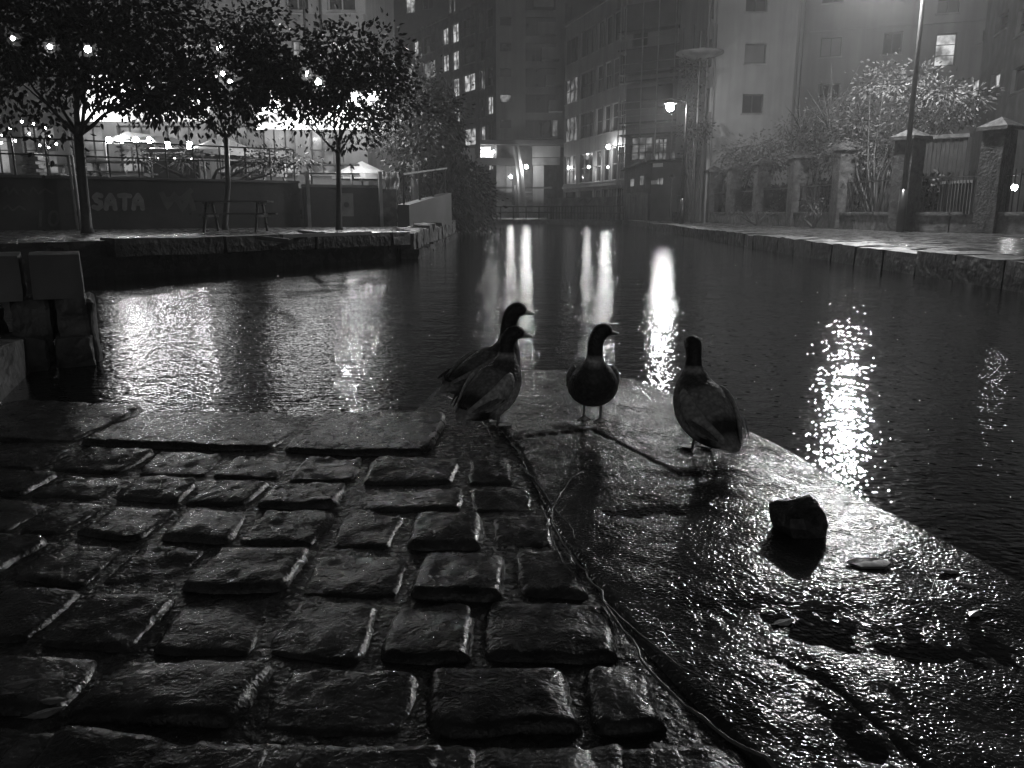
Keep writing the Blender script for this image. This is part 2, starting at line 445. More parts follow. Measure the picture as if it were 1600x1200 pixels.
# every course is measured from the photograph: front and back of the course, then the joints along it
courses = [
 (1290, 1160, [-330, -60, 150, 430, 700, 960, 1200]),
 (1158, 1150, None),
 (1262, 1152, [-240, 15, 258, 505, 768, 1004, 1098]),
 (1145, 1038, [-330, -140, 118, 403, 660, 908, 1038]),
 (1032, 937, [-420, -260, -90, 66, 236, 415, 594, 746, 972]),
 (932, 860, [-420, -280, -140, 0, 158, 292, 470, 643, 795, 920]),
 (855, 800, [-400, -240, -120, 20, 110, 245, 376, 512, 632, 760, 872]),
 (796, 757, [-420, -260, -100, 30, 160, 290, 402, 536, 728, 838]),
 (754, 714, [-400, -230, -80, 60, 200, 330, 452, 566, 722, 812]),
]
sd = 100
for c in courses:
    if c[2] is None: continue
    y0 = ground(700, c[0], LAND).y; y1 = ground(700, c[1], LAND).y
    ym = (c[0] + c[1]) / 2
    xs = [ground(px, ym, LAND).x for px in c[2]]
    for a, b in zip(xs[:-1], xs[1:]):
        sd += 1
        g = random.uniform(.002, .008)
        zt = LAND + random.uniform(-.009, .007)
        limit = xl((y0 + y1) / 2) + .03
        if a > limit - .04: continue
        b = min(b, limit)
        sett(a + g, b - g, y0 + random.uniform(.001, .007), y1 - random.uniform(.001, .007), zt, sd)
# flat kerb slabs along the water
yk0, yk1 = ground(700, 711, LAND).y, BACK - .01
kx = [ground(px, 676, LAND).x for px in (-560, -330, -120, 148, 462, 690)]
for a, b in zip(kx[:-1], kx[1:]):
    sd += 1
    n_split = 1 if a > kx[2] else 1
    sett(a + .006, min(b, xl((yk0 + yk1) / 2) + .06) - .006, yk0 + .012, yk1, LAND + random.uniform(-.004, .006), sd, 44, 22, .024, .8, 20.0, 'kerb_slab')

# large slabs right of the seam, one height field cut along its joints
def px_line(pts): return [ground(x, y, LAND) for x, y in pts]
def dist_line(X, Y, ln):
    best = 9
    for a, b in zip(ln[:-1], ln[1:]):
        dx, dy = b.x - a.x, b.y - a.y; t = max(0, min(1, ((X - a.x) * dx + (Y - a.y) * dy) / (dx * dx + dy * dy)))
        best = min(best, math.hypot(X - a.x - dx * t, Y - a.y - dy * t))
    return best
j1 = px_line([(770, 692), (806, 687), (870, 679), (925, 674), (960, 690), (1025, 724), (1062, 743)])
j2 = px_line([(1180, 1020), (1290, 1062), (1380, 1140), (1470, 1230), (1700, 1480)])
j3 = px_line([(1385, 1068), (1480, 1190), (1620, 1380)])
cut1, cut2 = px_line([(700, 700), (806, 687), (925, 674), (960, 690), (1025, 724), (1075, 750), (1200, 760), (1420, 815)]), px_line([(980, 985), (1180, 1020), (1290, 1062), (1380, 1140), (1470, 1230), (1700, 1480)])
dips = [((1215, 975), .21, .09, .013), ((1420, 985), .17, .08, .0105), ((1442, 908), .055, .06, .011), ((1300, 1105), .05, .12, .012), ((1330, 1170), .05, .12, .011),
        ((1065, 746), .12, .045, .011), ((1010, 800), .12, .05, .009), ((1235, 868), .06, .07, .008), ((1540, 1010), .15, .08, .009), ((1570, 1110), .12, .1, .008)]
dips = [(ground(x, y, LAND), sx, sy, d) for (x, y), sx, sy, d in dips]
def slab_z(X, Y):
    q = Vector((X, Y, 0))
    z = LAND + .004 + noise.fractal(q * 2.2 + Vector((3, 9, 1)), 1.0, 2.0, 3) * .007 + noise.fractal(q * 14, .8, 2.0, 4) * .0017 + noise.noise(q * 75) * .0016
    for c, sx, sy, d in dips:
        r = ((X - c.x) / (sx * 1.02)) ** 2 + ((Y - c.y) / (sy * 1.02)) ** 2
        r += .9 * noise.noise(q * 9 + Vector((5, 5, 5))) + .5 * noise.noise(q * 30)
        if r < 5: z -= .62 * d * math.exp(-max(0, r) * .8)
    g = dist_line(X, Y, j1) + .006 * noise.noise(q * 25)
    if g < .03: z -= .0075 * math.exp(-(g / .005) ** 2)
    g = min(dist_line(X, Y, j2), dist_line(X, Y, j3)) + .004 * noise.noise(q * 25)
    if g < .03: z -= .005 * math.exp(-(g / .005) ** 2)
    return z
Y0, Y1 = .42, TIP - .015
NR, NC = 250, 150
gv = []; side = []
def below(X, Y, ln):
    """True on the camera's side of a joint"""
    xs = [q.x for q in ln]; ys = [q.y for q in ln]
    return Y < float(np.interp(X, xs, ys))
for j in range(NR + 1):
    Y = Y0 + (Y1 - Y0) * (j / NR) ** 1.5
    a, b = xl(Y) + .012, xr(Y)
    if b < a: a = b - .02
    for i in range(NC + 1):
        t = i / NC
        X = a + (b - a) * t
        dz = 0
        e = min(t, 1 - t) * (b - a)
        if e < .018: dz = -.010 * (1 - e / .018) ** 2
        gv.append((X, Y, slab_z(X, Y) + dz))
        side.append(0 if not below(X, Y, cut1) else (2 if below(X, Y, cut2) and X > cut2[0].x else 1))
cells = {0: [], 1: [], 2: []}
for j in range(NR):
    for i in range(NC):
        k = j * (NC + 1) + i
        cells[side[k]].append((k, k + 1, k + NC + 2, k + NC + 1))
for s_ in (0, 1, 2):
    used = sorted({i for f in cells[s_] for i in f}); mp = {u: n for n, u in enumerate(used)}
    MB().add([gv[u] for u in used], [tuple(mp[i] for i in f) for f in cells[s_]]).build('paving_slab', 'slab', landing, True)
# skirt down the slab's outer edge
sk = MB()
rim = [gv[j * (NC + 1) + NC] for j in range(NR + 1)] + [gv[NR * (NC + 1) + i] for i in range(NC, -1, -1)] + [gv[j * (NC + 1)] for j in range(NR, -1, -1)]
sv = []; 
for q in rim: sv += [q, (q[0], q[1], -.1)]
sk.add(sv, [(2 * i, 2 * i + 1, 2 * i + 3, 2 * i + 2) for i in range(len(rim) - 1)])
sk.build('slab_edge', 'slab', landing, True)
# standing rainwater in the hollows of the slabs
pv = []; pf = []
PR = 60
for j in range(PR + 1):
    Y = Y0 + (Y1 - Y0 - .05) * j / PR
    a, b = xl(Y) + .04, xr(Y) - .035
    if b < a: b = a + .001
    pv += [(a, Y, LAND - .0038), (b, Y, LAND - .0038)]
pf = [(2 * j, 2 * j + 1, 2 * j + 3, 2 * j + 2) for j in range(PR)]
tag(MB().add(pv, pf).build('puddle_water', 'puddle'), 'shallow rainwater standing in the hollows of the wet slabs', kind='stuff')

exec_later = True
# ------------------------------------------------------------------ pier of hewn blocks at the near left
def pt(px, py, Y): return at(px, py, Y)
PRZ = R(28)
def pier_blk(x0, x1, yt, yb, dy, dep, seed, amp, n, bev):
    A, B = at(x0, yt, 4.75), at(x1, yb, 4.75); E = at(133, 400, 4.75); m = Matrix.Rotation(PRZ, 3, 'Z')
    c_ = Vector(((A.x + B.x) / 2 - E.x, dy + dep / 2, 0)); c_ = m @ c_
    return rough_block((E.x + c_.x, 4.75 + c_.y, (A.z + B.z) / 2), B.x - A.x, dep, A.z - B.z, PRZ, seed, amp, n, bev)
pier = thing('stone_pier', 'blocky stone pier with two squared coping blocks above rough boulders', 'stone pier', (-2.8, 5.0, 0))
a = at(133, 395, 4.75); zt = a.z
k = 0
for x0, x1 in ((-250, 52), (54, 133)):
    pier_blk(x0, x1, 396, 466, 0, .44, k + 3, .008, 6, .15).build('coping_block', 'concrete', pier); k += 1
for x0, x1, yt, yb, dy in ((-260, 26, 464, 560, .02), (26, 92, 464, 540, .04), (90, 138, 462, 540, .0), (20, 92, 522, 600, -.1), (92, 150, 520, 600, -.06), (118, 158, 470, 600, .06)):
    pier_blk(x0, x1, yt, yb, dy, .5, k + 11, .05, 6, .8).build('boulder', 'stone', pier); k += 1
wing = thing('sloping_stone_block', 'sloping stone block at the water beside the pier, cut off by the frame', 'stone block', (-2.8, 4.0, 0))
q = [ground(-220, 760, .0), ground(-5, 634, .0), ground(46, 583, .0), ground(-120, 560, .0), ground(-420, 700, 0)]
mb = MB(); tops = [.30, .27, .20, .2, .3]
mb.add([(p.x, p.y, -.3) for p in q] + [(p.x, p.y, t) for p, t in zip(q, tops)], [(4, 3, 2, 1, 0), (5, 6, 7, 8, 9)] + [(i, (i + 1) % 5, 5 + (i + 1) % 5, 5 + i) for i in range(5)])
mb.build('block', 'stone', wing)

# ------------------------------------------------------------------ buildings
class Facade:
    """a vertical wall from plan point A to B (seen from the front, A on the left)"""
    def __init__(s, A, B):
        s.A = Vector((A[0], A[1], 0)); s.B = Vector((B[0], B[1], 0)); s.d = (s.B - s.A); s.L = s.d.length; s.u = s.d / s.L
        s.n = Vector((s.u.y, -s.u.x, 0))            # towards the viewer
    def uz(s, px, py):
        d = ray(px, py); o = Vector((0, 0, EYE))
        t = (s.A - o).dot(s.n) / d.dot(s.n); p = o + d * t
        return (p - s.A).dot(s.u), p.z
    def p(s, u, z, out=0.0): 
        q = s.A + s.u * u + s.n * out; return Vector((q.x, q.y, z))
    def rect(s, x0, y0, x1, y1):
        a = s.uz(x0, (y0 + y1) / 2)[0]; b = s.uz(x1, (y0 + y1) / 2)[0]
        xm = (x0 + x1) / 2
        return (min(a, b), s.uz(xm, y1)[1], max(a, b), s.uz(xm, y0)[1])

def slab_box(F, u0, z0, u1, z1, o0, o1):
    m = MB()
    vs = [F.p(u, z, o) for o in (o0, o1) for (u, z) in ((u0, z0), (u1, z0), (u1, z1), (u0, z1))]
    return m.add(vs, [(0, 1, 2, 3)[::-1], (4, 5, 6, 7), (0, 4, 7, 3)[::-1], (1, 2, 6, 5)[::-1], (3, 7, 6, 2)[::-1], (0, 1, 5, 4)[::-1]])

def wall_with_windows(F, z0, z1, wins, m, parent, depth=9.0, reveal=.22, name='wall'):
    us = sorted({0.0, F.L} | {min(max(w[i], .02), F.L - .02) for w in wins for i in (0, 2)})
    zs = sorted({z0, z1} | {min(max(w[i], z0 + .02), z1 - .02) for w in wins for i in (1, 3)})
    b = MB(); idx = {}; vs = []; fs = []
    def V(u, z, o):
        k = (round(u, 4), round(z, 4), o)
        if k not in idx: idx[k] = len(vs); vs.append(F.p(u, z, o))
        return idx[k]
    for u0, u1 in zip(us[:-1], us[1:]):
        for a0, a1 in zip(zs[:-1], zs[1:]):
            um, zm = (u0 + u1) / 2, (a0 + a1) / 2
            if any(w[0] < um < w[2] and w[1] < zm < w[3] for w in wins): continue
            fs.append((V(u0, a0, 0), V(u1, a0, 0), V(u1, a1, 0), V(u0, a1, 0)))
    for w in wins:
        u0, a0, u1, a1 = min(max(w[0], .02), F.L - .02), max(w[1], z0 + .02), min(max(w[2], .02), F.L - .02), min(w[3], z1 - .02)
        r = -reveal
        fs += [(V(u0, a0, 0), V(u0, a0, r), V(u1, a0, r), V(u1, a0, 0)), (V(u0, a1, 0), V(u1, a1, 0), V(u1, a1, r), V(u0, a1, r)),
               (V(u0, a0, 0), V(u0, a1, 0), V(u0, a1, r), V(u0, a0, r)), (V(u1, a0, 0), V(u1, a0, r), V(u1, a1, r), V(u1, a1, 0))]
    D = -depth
    fs += [(V(0, z0, 0), V(0, z1, 0), V(0, z1, D), V(0, z0, D)), (V(F.L, z0, 0), V(F.L, z0, D), V(F.L, z1, D), V(F.L, z1, 0)),
           (V(0, z1, 0), V(F.L, z1, 0), V(F.L, z1, D), V(0, z1, D)), (V(0, z0, D), V(0, z1, D), V(F.L, z1, D), V(F.L, z0, D))]
    return b.add(vs, fs).build(name, m, parent)

def window(F, w, parent, pane='glass', fr='frame_dark', nu=2, nz=1, t=.06, reveal=.22, sill=True):
    u0, a0, u1, a1 = w
    m = MB(); o0, o1 = -reveal - .02, -reveal + .06
    def add(x0, y0, x1, y1):
        s = slab_box(F, x0, y0, x1, y1, o0, o1); m.add(s.v, s.f)
    add(u0, a0, u1, a0 + t); add(u0, a1 - t, u1, a1); add(u0, a0 + t, u0 + t, a1 - t); add(u1 - t, a0 + t, u1, a1 - t)
    for i in range(1, nu):
        x = u0 + (u1 - u0) * i / nu; add(x - t * .4, a0 + t, x + t * .4, a1 - t)
    for j in range(1, nz):
        z = a0 + (a1 - a0) * j / nz; s = slab_box(F, u0 + t, z - t * .3, u1 - t, z + t * .3, o0, o1 - .01); m.add(s.v, s.f)
    wo = m.build('window', fr, parent)
    MB().add([F.p(u0, a0, o0 + .015), F.p(u1, a0, o0 + .015), F.p(u1, a1, o0 + .015), F.p(u0, a1, o0 + .015)], [(0, 1, 2, 3)]).build('pane', pane, wo)
    if sill:
        slab_box(F, u0 - .06, a0 - .08, u1 + .06, a0 - .01, -.02, .07).build('sill', 'concrete', wo)
    return wo

def building(name, label, F, z0, z1, wins, wallmat, cat='building', depth=9, reveal=.22):
    """wins: list of (rect, pane, nu, nz)"""
    t = thing(name, label, cat, F.p(F.L / 2, 0))
    wall_with_windows(F, z0, z1, [x[0] for x in wins], wallmat, t, depth, reveal)
    for x in wins: window(F, x[0], t, x[1], x[4] if len(x) > 4 else 'frame_dark', x[2], x[3], reveal=reveal)
    return t

# pub at the left, pale upper storeys
Yp = 34
F = Facade((at(-260, 331, Yp).x, Yp), (at(578, 331, Yp).x, Yp))
wins = []
for x0, x1 in ((60, 98), (160, 200), (277, 316), (445, 481), (510, 555)): wins.append((F.rect(x0, -62, x1, 8 if x0 < 400 else 16), 'glass', 2, 1, 'frame_pale'))
for x0, x1, l in ((60, 85, 'lit2'), (150, 180, 'lit2'), (283, 321, 'lit1'), (390, 414, 'lit1'), (455, 478, 'lit1'), (519, 546, 'lit1')): wins.append((F.rect(x0, 62, x1, 92), l, 2, 2))
for x0 in range(-40, 560, 75): wins.append((F.rect(x0, 196, x0 + 52, 272), 'lit3', 3, 2))
pub = building('pub_building', 'broad pub building with pale upper storey and lit ground floor behind the terrace trees', F, .4, 17, wins, 'render_mid')
r = F.rect(248, -300, 566, 22)
for (u0, u1) in ((r[0], r[2]),):
    ws = [w_[0] for w_ in wins if w_[0][3] > r[1] and w_[0][0] > u0 - .1]
    cuts = sorted([u0] + [x for w_ in ws for x in (w_[0], w_[2])] + [u1])
    m = MB()
    for i in range(0, len(cuts), 2):
        s = slab_box(F, cuts[i], r[1], cuts[i + 1], 16.9, .004, .08); m.add(s.v, s.f)
    for w_ in ws:
        s = slab_box(F, w_[0], r[1], w_[2], w_[1] - .1, .004, .078); m.add(s.v, s.f)
        s = slab_box(F, w_[0], w_[3], w_[2], 16.9, .004, .078); m.add(s.v, s.f)
    m.build('render_panel', 'render_pale', pub)
for x0, y0, x1, y1, am in ((150, 118, 345, 196, 'added_glow'), (415, 140, 610, 208, 'added_glow_strong')):  # added glowing sheets, mostly hidden by the crowns, to brighten the water reflection
    r = F.rect(x0, y0, x1, y1)
    MB().add([F.p(r[0], r[3], .05), F.p(r[2], r[3], .05), F.p(r[2], r[1] + .25, 1.5), F.p(r[0], r[1] + .25, 1.5), F.p(r[2], r[1], 1.5), F.p(r[0], r[1], 1.5)], [(0, 3, 2, 1), (3, 5, 4, 2)]).build('added_glow_sheet', am, pub)
for x in (478, 503):
    u = F.uz(x, 40)[0]
    MB().tube([F.p(u, F.uz(x, 62)[1], .16), F.p(u, 16.5, .16)], .06, 6).build('drainpipe', 'metal_dark', pub)

# mid block with scattered lit windows, running away behind the conifer
Fm = Facade((at(575, 331, 116).x, 116), (at(776, 331, 84).x, 84))
colsx = [(590, 602), (611, 624), (631, 643), (646, 654), (661, 680), (691, 701), (706, 717), (723, 742), (749, 757), (760, 770)]
litset = {(6, 0), (6, 1), (6, 2), (6, 3), (5, 0), (5, 1), (7, 2), (7, 4), (2, 1), (3, 0), (9, 3), (9, 5), (8, 4), (4, 4)}
wins = []
zroof = Fm.uz(755, 2)[1]
for r_ in range(8):
    zt_ = zroof - .8 - r_ * 2.75
    for c_, (x0, x1) in enumerate(colsx):
        u0, u1 = Fm.uz(x0, 100)[0], Fm.uz(x1, 100)[0]
        pane = 'lit1' if (c_, r_) in litset else ('lit2' if (c_ * 7 + r_ * 5) % 11 == 0 else ('blind' if (c_ * 3 + r_ * 7) % 10 == 4 else 'glass'))
        sh = .35 if c_ % 2 else 0
        wins.append(((u0, zt_ - 2.0 + sh * .5, u1, zt_ - .1 + 0 * sh), pane, 2, 2))
mid = building('apartment_block', 'long apartment block with scattered lit windows receding behind the dark conifer', Fm, .3, zroof, wins, 'brick_dark')
slab_box(Fm, -.1, zroof, Fm.L + .1, zroof + .25, -9, .12).build('roof_parapet', 'concrete', mid)
# dark block behind it
Fd = Facade((at(540, 331, 140).x, 140), (at(800, 331, 128).x, 128))
wins = [(Fd.rect(634, -14, 648, 20), 'lit1', 2, 3), (Fd.rect(701, -30, 704, 20), 'lit2', 1, 1), (Fd.rect(708, -30, 711, 20), 'lit2', 1, 1),
        (Fd.rect(660, -20, 676, 14), 'glass', 2, 2), (Fd.rect(740, -40, 756, -6), 'glass', 2, 2)]
building('tower_block', 'dark tower block rising behind the apartment roofline', Fd, .3, 48, wins, 'dark_render')

# balcony block, frontal
Yb = 84
Fb = Facade((at(776, 331, Yb).x, Yb), (at(879, 331, Yb).x, Yb))
wins = []
for i in range(-1, 5):
    y = 27 + i * 40
    wins.append((Fb.rect(781, y, 799, y + 13), 'lit2' if i == 3 else 'glass', 1, 1))
    wins.append((Fb.rect(821, y, 869 if i != 4 else 861, y + 29), 'glass', 3, 1))
wins.append((Fb.rect(863, 186, 872, 213), 'lit2', 1, 2))
zs = Fb.uz(830, 219)[1]
balc = building('balcony_block', 'pale apartment block with stepped white balconies above a lit undercroft', Fb, zs, 32, wins, 'render_mid')
for (x0, x1, y0, y1) in ((834, 864, 2, 16), (840, 868, 39, 57), (846, 873, 78, 96), (852, 877, 120, 136), (857, 878, 159, 176)):
    r = Fb.rect(x0, y0, x1, y1)
    slab_box(Fb, r[0], r[1], r[2], r[3], .01, 1.3).build('balcony', 'render_mid', balc)
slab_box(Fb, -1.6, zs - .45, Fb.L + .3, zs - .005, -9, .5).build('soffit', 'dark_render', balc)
slab_box(Fb, -6, .3, Fb.L, zs - .45, -4.2, -4).build('undercroft_wall', 'render_pale', balc)
for (x0, x1, y0, y1, mm) in ((832, 876, 227, 245, 'render_pale'), (832, 876, 246, 257, 'concrete'), (781, 800, 259, 332, 'render_pale'), (833, 850, 258, 332, 'render_pale')):
    r = Fb.rect(x0, y0, x1, y1)
    slab_box(Fb, r[0], r[1], r[2], r[3], -.9, -.6).build('cladding_panel', mm, balc)
p0, p1, p2 = Fb.uz(806, 229), Fb.uz(812, 268), Fb.uz(818, 334)
MB().tube([Fb.p(p0[0], p0[1], .9), Fb.p(p1[0], p1[1], .9), Fb.p(p2[0], .3, .9)], [.28, .36, .42], 10).build('raking_column', 'render_pale', balc)
p1, p2 = Fb.uz(806, 290), Fb.uz(812, 334)
MB().tube([Fb.p(p1[0], p1[1], .3), Fb.p(p2[0], .3, .6)], .3, 8).build('raking_column', 'dark_render', balc)
r = Fb.rect(750, 228, 774, 245)
slab_box(Fb, r[0], r[1], r[2], r[3], -1.2, -1.0).build('lit_ceiling_panel', 'lit_soft', balc)
r = Fb.rect(742, 247, 806, 258); slab_box(Fb, r[0], r[1], r[2], r[3], -1.0, .3).build('walkway_slab', 'dark_render', balc)
r = Fb.rect(760, 292, 862, 295); slab_box(Fb, r[0], r[1], r[2], r[3], .2, .5).build('handrail', 'metal_dark', balc)
for x0 in (800, 811, 822):
    r = Fb.rect(x0 - 14, 302, x0 + 10, 304)
for i in range(5):
    r = Fb.rect(786, 299 + i * 7, 832, 301 + i * 7); slab_box(Fb, r[0], r[1], r[2], r[3], -.58, -.45).build('shutter_rib', 'concrete', balc)

# far frontal block in the gap
Yf = 120
Ff = Facade((at(850, 331, Yf).x, Yf), (at(1010, 331, Yf).x, Yf))
building('background_block', 'plain grey block seen in the gap between balcony block and banded offices', Ff, .3, 52,
         [(Ff.rect(904, 27, 935, 35), 'glass', 3, 1), (Ff.rect(904, -28, 935, -18), 'glass', 3, 1)], 'dark_render')

# banded office building
Fo = Facade((at(880, 331, 78).x, 78), (at(978, 331, 64).x, 64))
zt_rows = [(13.95, 16.1), (10.55, 12.7), (7.2, 9.35), (3.4, 5.95)]
cols_o = [(882, 901), (905, 927), (930, 940), (942.5, 952.5), (954.5, 965.5), (967.5, 976.5)]
wins = []
for ri, (za, zb) in enumerate(zt_rows):
    for ci, (x0, x1) in enumerate(cols_o):
        u0, u1 = Fo.uz(x0, 200)[0], Fo.uz(x1, 200)[0]
        lit = 'lit2' if ci == 0 and ri in (1, 2, 3) else ('blind' if (ci * 5 + ri * 3) % 7 == 2 else 'glass')
        wins.append(((u0, za, u1, zb), lit, 3 if ci < 2 else 1, 2 if ri > 0 else 1, 'frame_pale' if ci > 1 else 'frame_dark'))
for ci, (x0, x1) in enumerate(cols_o):
    u0, u1 = Fo.uz(x0, 200)[0], Fo.uz(x1, 200)[0]
    wins.append(((u0, 1.75, u1, 2.75), 'glass', 1, 1, 'frame_pale'))
off = building('office_building', 'pale office building with four bands of windows beside the railings', Fo, .3, 17.3, wins, 'render_mid', reveal=.18)
slab_box(Fo, -.05, 17.3, Fo.L + .1, 17.55, -9, .15).build('roof_parapet', 'render_mid', off)
slab_box(Fo, 0, 3.0, Fo.L, 3.2, .003, .14).build('string_course', 'render_mid', off)
sl = Fo.uz(880, 300)[1]
# concrete yard wall in front of it, with scrawl
Fw = Facade((at(856, 331, 70).x, 70), (at(972, 331, 62).x, 62))
ywall = thing('yard_wall', 'low concrete wall with faint scrawls below the office windows', 'wall', Fw.p(Fw.L / 2, TZ))
slab_box(Fw, 0, TZ, Fw.L, 1.95, -.2, 0).build('wall', 'concrete', ywall)
slab_box(Fw, -.05, 1.952, Fw.L + .05, 2.05, -.26, .05).build('coping', 'concrete', ywall)
def tag_text(name, txt, F, u, z, size, m, parent, fat=.0, out=.012, shear=0.0, depth=.003):
    cu = bpy.data.curves.new(name, 'FONT'); cu.body = txt; cu.size = size; cu.offset = fat; cu.extrude = depth; cu.shear = shear
    cu.resolution_u = 3
    cu.materials.append(M[m])
    o = bpy.data.objects.new(name, cu); col.objects.link(o)
    p = F.p(u, z, out); rot = Matrix((F.u, Vector((0, 0, 1)), F.n)).transposed().to_4x4()
    o.matrix_world = Matrix.Translation(p - ORG[parent.name]) @ rot
    o.parent = parent
    return o
def squiggle(F, pts, m, parent, w=.05, out=.012, name='scrawl'):
    b = MB(); P = [F.uz(*q) for q in pts]
    Q = []
    for i in range(len(P) - 1):
        for t in (0, .33, .66): Q.append((P[i][0] * (1 - t) + P[i + 1][0] * t, P[i][1] * (1 - t) + P[i + 1][1] * t))
    Q.append(P[-1]); vs = []
    for i, q in enumerate(Q):
        a_, b_ = Q[max(0, i - 1)], Q[min(len(Q) - 1, i + 1)]
        d = Vector((b_[0] - a_[0], b_[1] - a_[1])).normalized(); nn = Vector((-d.y, d.x)) * w / 2
        vs += [F.p(q[0] + nn.x, q[1] + nn.y, out), F.p(q[0] - nn.x, q[1] - nn.y, out)]
    b.add(vs, [(2 * i + 1, 2 * i + 3, 2 * i + 2, 2 * i) for i in range(len(Q) - 1)])
    return b.build(name, m, parent)
squiggle(Fw, [(948, 312), (943, 320), (950, 325), (957, 318), (955, 309), (962, 308), (968, 313), (964, 321)], 'paint_grey', ywall, .14)
squiggle(Fw, [(905, 316), (912, 309), (918, 318), (926, 310)], 'paint_dim', ywall, .12)

# scaffolded building
Ys = 58
Fs = Facade((at(974, 331, Ys + 4).x, Ys + 4), (at(1108, 331, Ys).x, Ys))
wins = [(Fs.rect(985, 214, 1018, 250), 'lit2', 3, 2), (Fs.rect(1021, 216, 1041, 250), 'lit2', 3, 3), (Fs.rect(1046, 235, 1060, 250), 'lit2', 1, 1),
        (Fs.rect(988, 46, 1012, 72), 'glass', 2, 2), (Fs.rect(1025, 130, 1050, 160), 'glass', 2, 2)]
scb = building('scaffolded_building', 'building wrapped in scaffold decks and dark netting behind the street lamp', Fs, .3, 20, wins, 'render_mid')
for y0, y1, x0, x1 in ((4, 44, 988, 1096), (76, 110, 988, 1096), (138, 172, 988, 1060)):
    r = Fs.rect(x0, y0, x1, y1)
    slab_box(Fs, r[0], r[1], r[2], r[3], .9, .94).build('netting', 'net', scb)
for y in (45, 75, 112, 125, 190, 209):
    r = Fs.rect(976, y, 1092, y + 2.5)
    slab_box(Fs, r[0], r[3] - .12, r[2], r[3], .1, 1.0).build('scaffold_deck', 'wood_dark', scb)
for x in (978, 986, 1012, 1036, 1062, 1092):
    u = Fs.uz(x, 150)[0]
    MB().tube([Fs.p(u, .3, 1.05), Fs.p(u, 19, 1.05)], .045, 6).build('scaffold_pole', 'metal_galv', scb)
for y in (60, 98, 158, 170, 180, 200, 225, 238):
    r = Fs.rect(976, y, 1092, y + 1)
    MB().tube([Fs.p(r[0], r[1], 1.1), Fs.p(r[2], r[1], 1.1)], .035, 6).build('scaffold_rail', 'metal_galv', scb)
# low sheds at its foot
Fh = Facade((at(974, 331, 60).x, 60), (at(1012, 331, 55).x, 55))
shed = thing('boarded_shed', 'boarded lean-to shed with sloping roof at the end of the towpath', 'shed', Fh.p(Fh.L / 2, TZ))
uzl = lambda x, y: Fh.uz(x, y)
m = MB(); a0, b0 = uzl(976, 268), uzl(1010, 254)
m.add([Fh.p(a0[0], 2.2, 0), Fh.p(b0[0], 2.2, 0), Fh.p(b0[0], b0[1], 0), Fh.p(a0[0], a0[1], 0), Fh.p(a0[0], 2.2, -2.5), Fh.p(b0[0], 2.2, -2.5), Fh.p(b0[0], b0[1], -2.5), Fh.p(a0[0], a0[1], -2.5)],
      [(0, 1, 2, 3), (4, 7, 6, 5), (0, 3, 7, 4), (1, 5, 6, 2), (3, 2, 6, 7)])
m.build('gable_wall', 'brick_dark', shed)
MB().bar(Fh.p(a0[0] - .2, a0[1] + .1, .1), Fh.p(b0[0] + .2, b0[1] + .1, .1), .3, .14).build('roof_edge', 'concrete', shed)
n_b = 7
for i in range(n_b):
    u0 = Fh.L * i / n_b
    slab_box(Fh, u0 + .01, TZ, u0 + Fh.L / n_b - .01, 2.2 + random.uniform(-.04, .02), .0, .05 + .02 * (i % 2)).build('board', 'concrete' if i % 2 else 'board', shed)
for (x0, x1, y0, y1) in ((986, 991, 280, 291), (1001, 1006, 275, 289)):
    r = Fh.rect(x0, y0, x1, y1); slab_box(Fh, r[0], r[1], r[2], r[3], .01, .04).build('lit_slot', 'lit2', shed)
Fk = Facade((at(1016, 331, 54).x, 54), (at(1062, 331, 52).x, 52))
kiosk = thing('site_cabin', 'small site cabin with a white sign under the scaffold', 'cabin', Fk.p(Fk.L / 2, TZ))
slab_box(Fk, 0, TZ, Fk.L, Fk.uz(1040, 253)[1], -2.5, 0).build('wall', 'dark_render', kiosk)
slab_box(Fk, -.2, Fk.uz(1040, 253)[1] + .005, Fk.L + .2, Fk.uz(1040, 249)[1], -2.7, .3).build('roof', 'frame_dark', kiosk)
for (x0, x1, y0, y1, mm) in ((1021, 1036, 255, 261, 'sign'), (1018, 1027, 282, 288, 'sign'), (1028, 1030, 279, 288, 'lit2'), (1032, 1036, 278, 288, 'lit2')):
    r = Fk.rect(x0, y0, x1, y1); slab_box(Fk, r[0], r[1], r[2], r[3], .005, .05).build('sign_panel' if mm == 'sign' else 'window', mm, kiosk)

# pale tall building with three small windows, its right neighbour and the brick range
Y6 = 46
F6 = Facade((at(1100, 331, Y6).x, Y6), (at(1226, 331, Y6).x, Y6))
wins = [(F6.rect(1166, -20, 1200, 18), 'glass', 2, 1), (F6.rect(1164, 68, 1197, 99), 'blind', 1, 1), (F6.rect(1160, 147, 1193, 177), 'glass', 2, 1)]
b6 = building('rendered_building', 'tall pale rendered building with a column of three small windows', F6, .3, 24, wins, 'render_pale')
for x, rr in ((1104, .07), (1116, .05)):
    u = F6.uz(x, 100)[0]; MB().tube([F6.p(u, .4, .12), F6.p(u, 23, .12)], rr, 6).build('drainpipe', 'render_mid', b6)
for y in (30, 105, 175):
    r = F6.rect(1105, y, 1113, y + 32); slab_box(F6, r[0], r[1], r[2], r[3], .004, .06).build('recess_panel', 'dark_render', b6)
F7 = Facade((at(1236, 331, 48).x, 48), (at(1520, 331, 45).x, 45))
wins = [(F7.rect(1282, 58, 1315, 88), 'blind', 2, 1), (F7.rect(1286, -30, 1320, 4), 'glass', 2, 1), (F7.rect(1380, 50, 1410, 84), 'glass', 2, 1),
        (F7.rect(1461, 52, 1494, 103), 'lit1', 1, 3), (F7.rect(1466, -20, 1500, 20), 'glass', 2, 2), (F7.rect(1278, 130, 1312, 158), 'glass', 2, 1)]
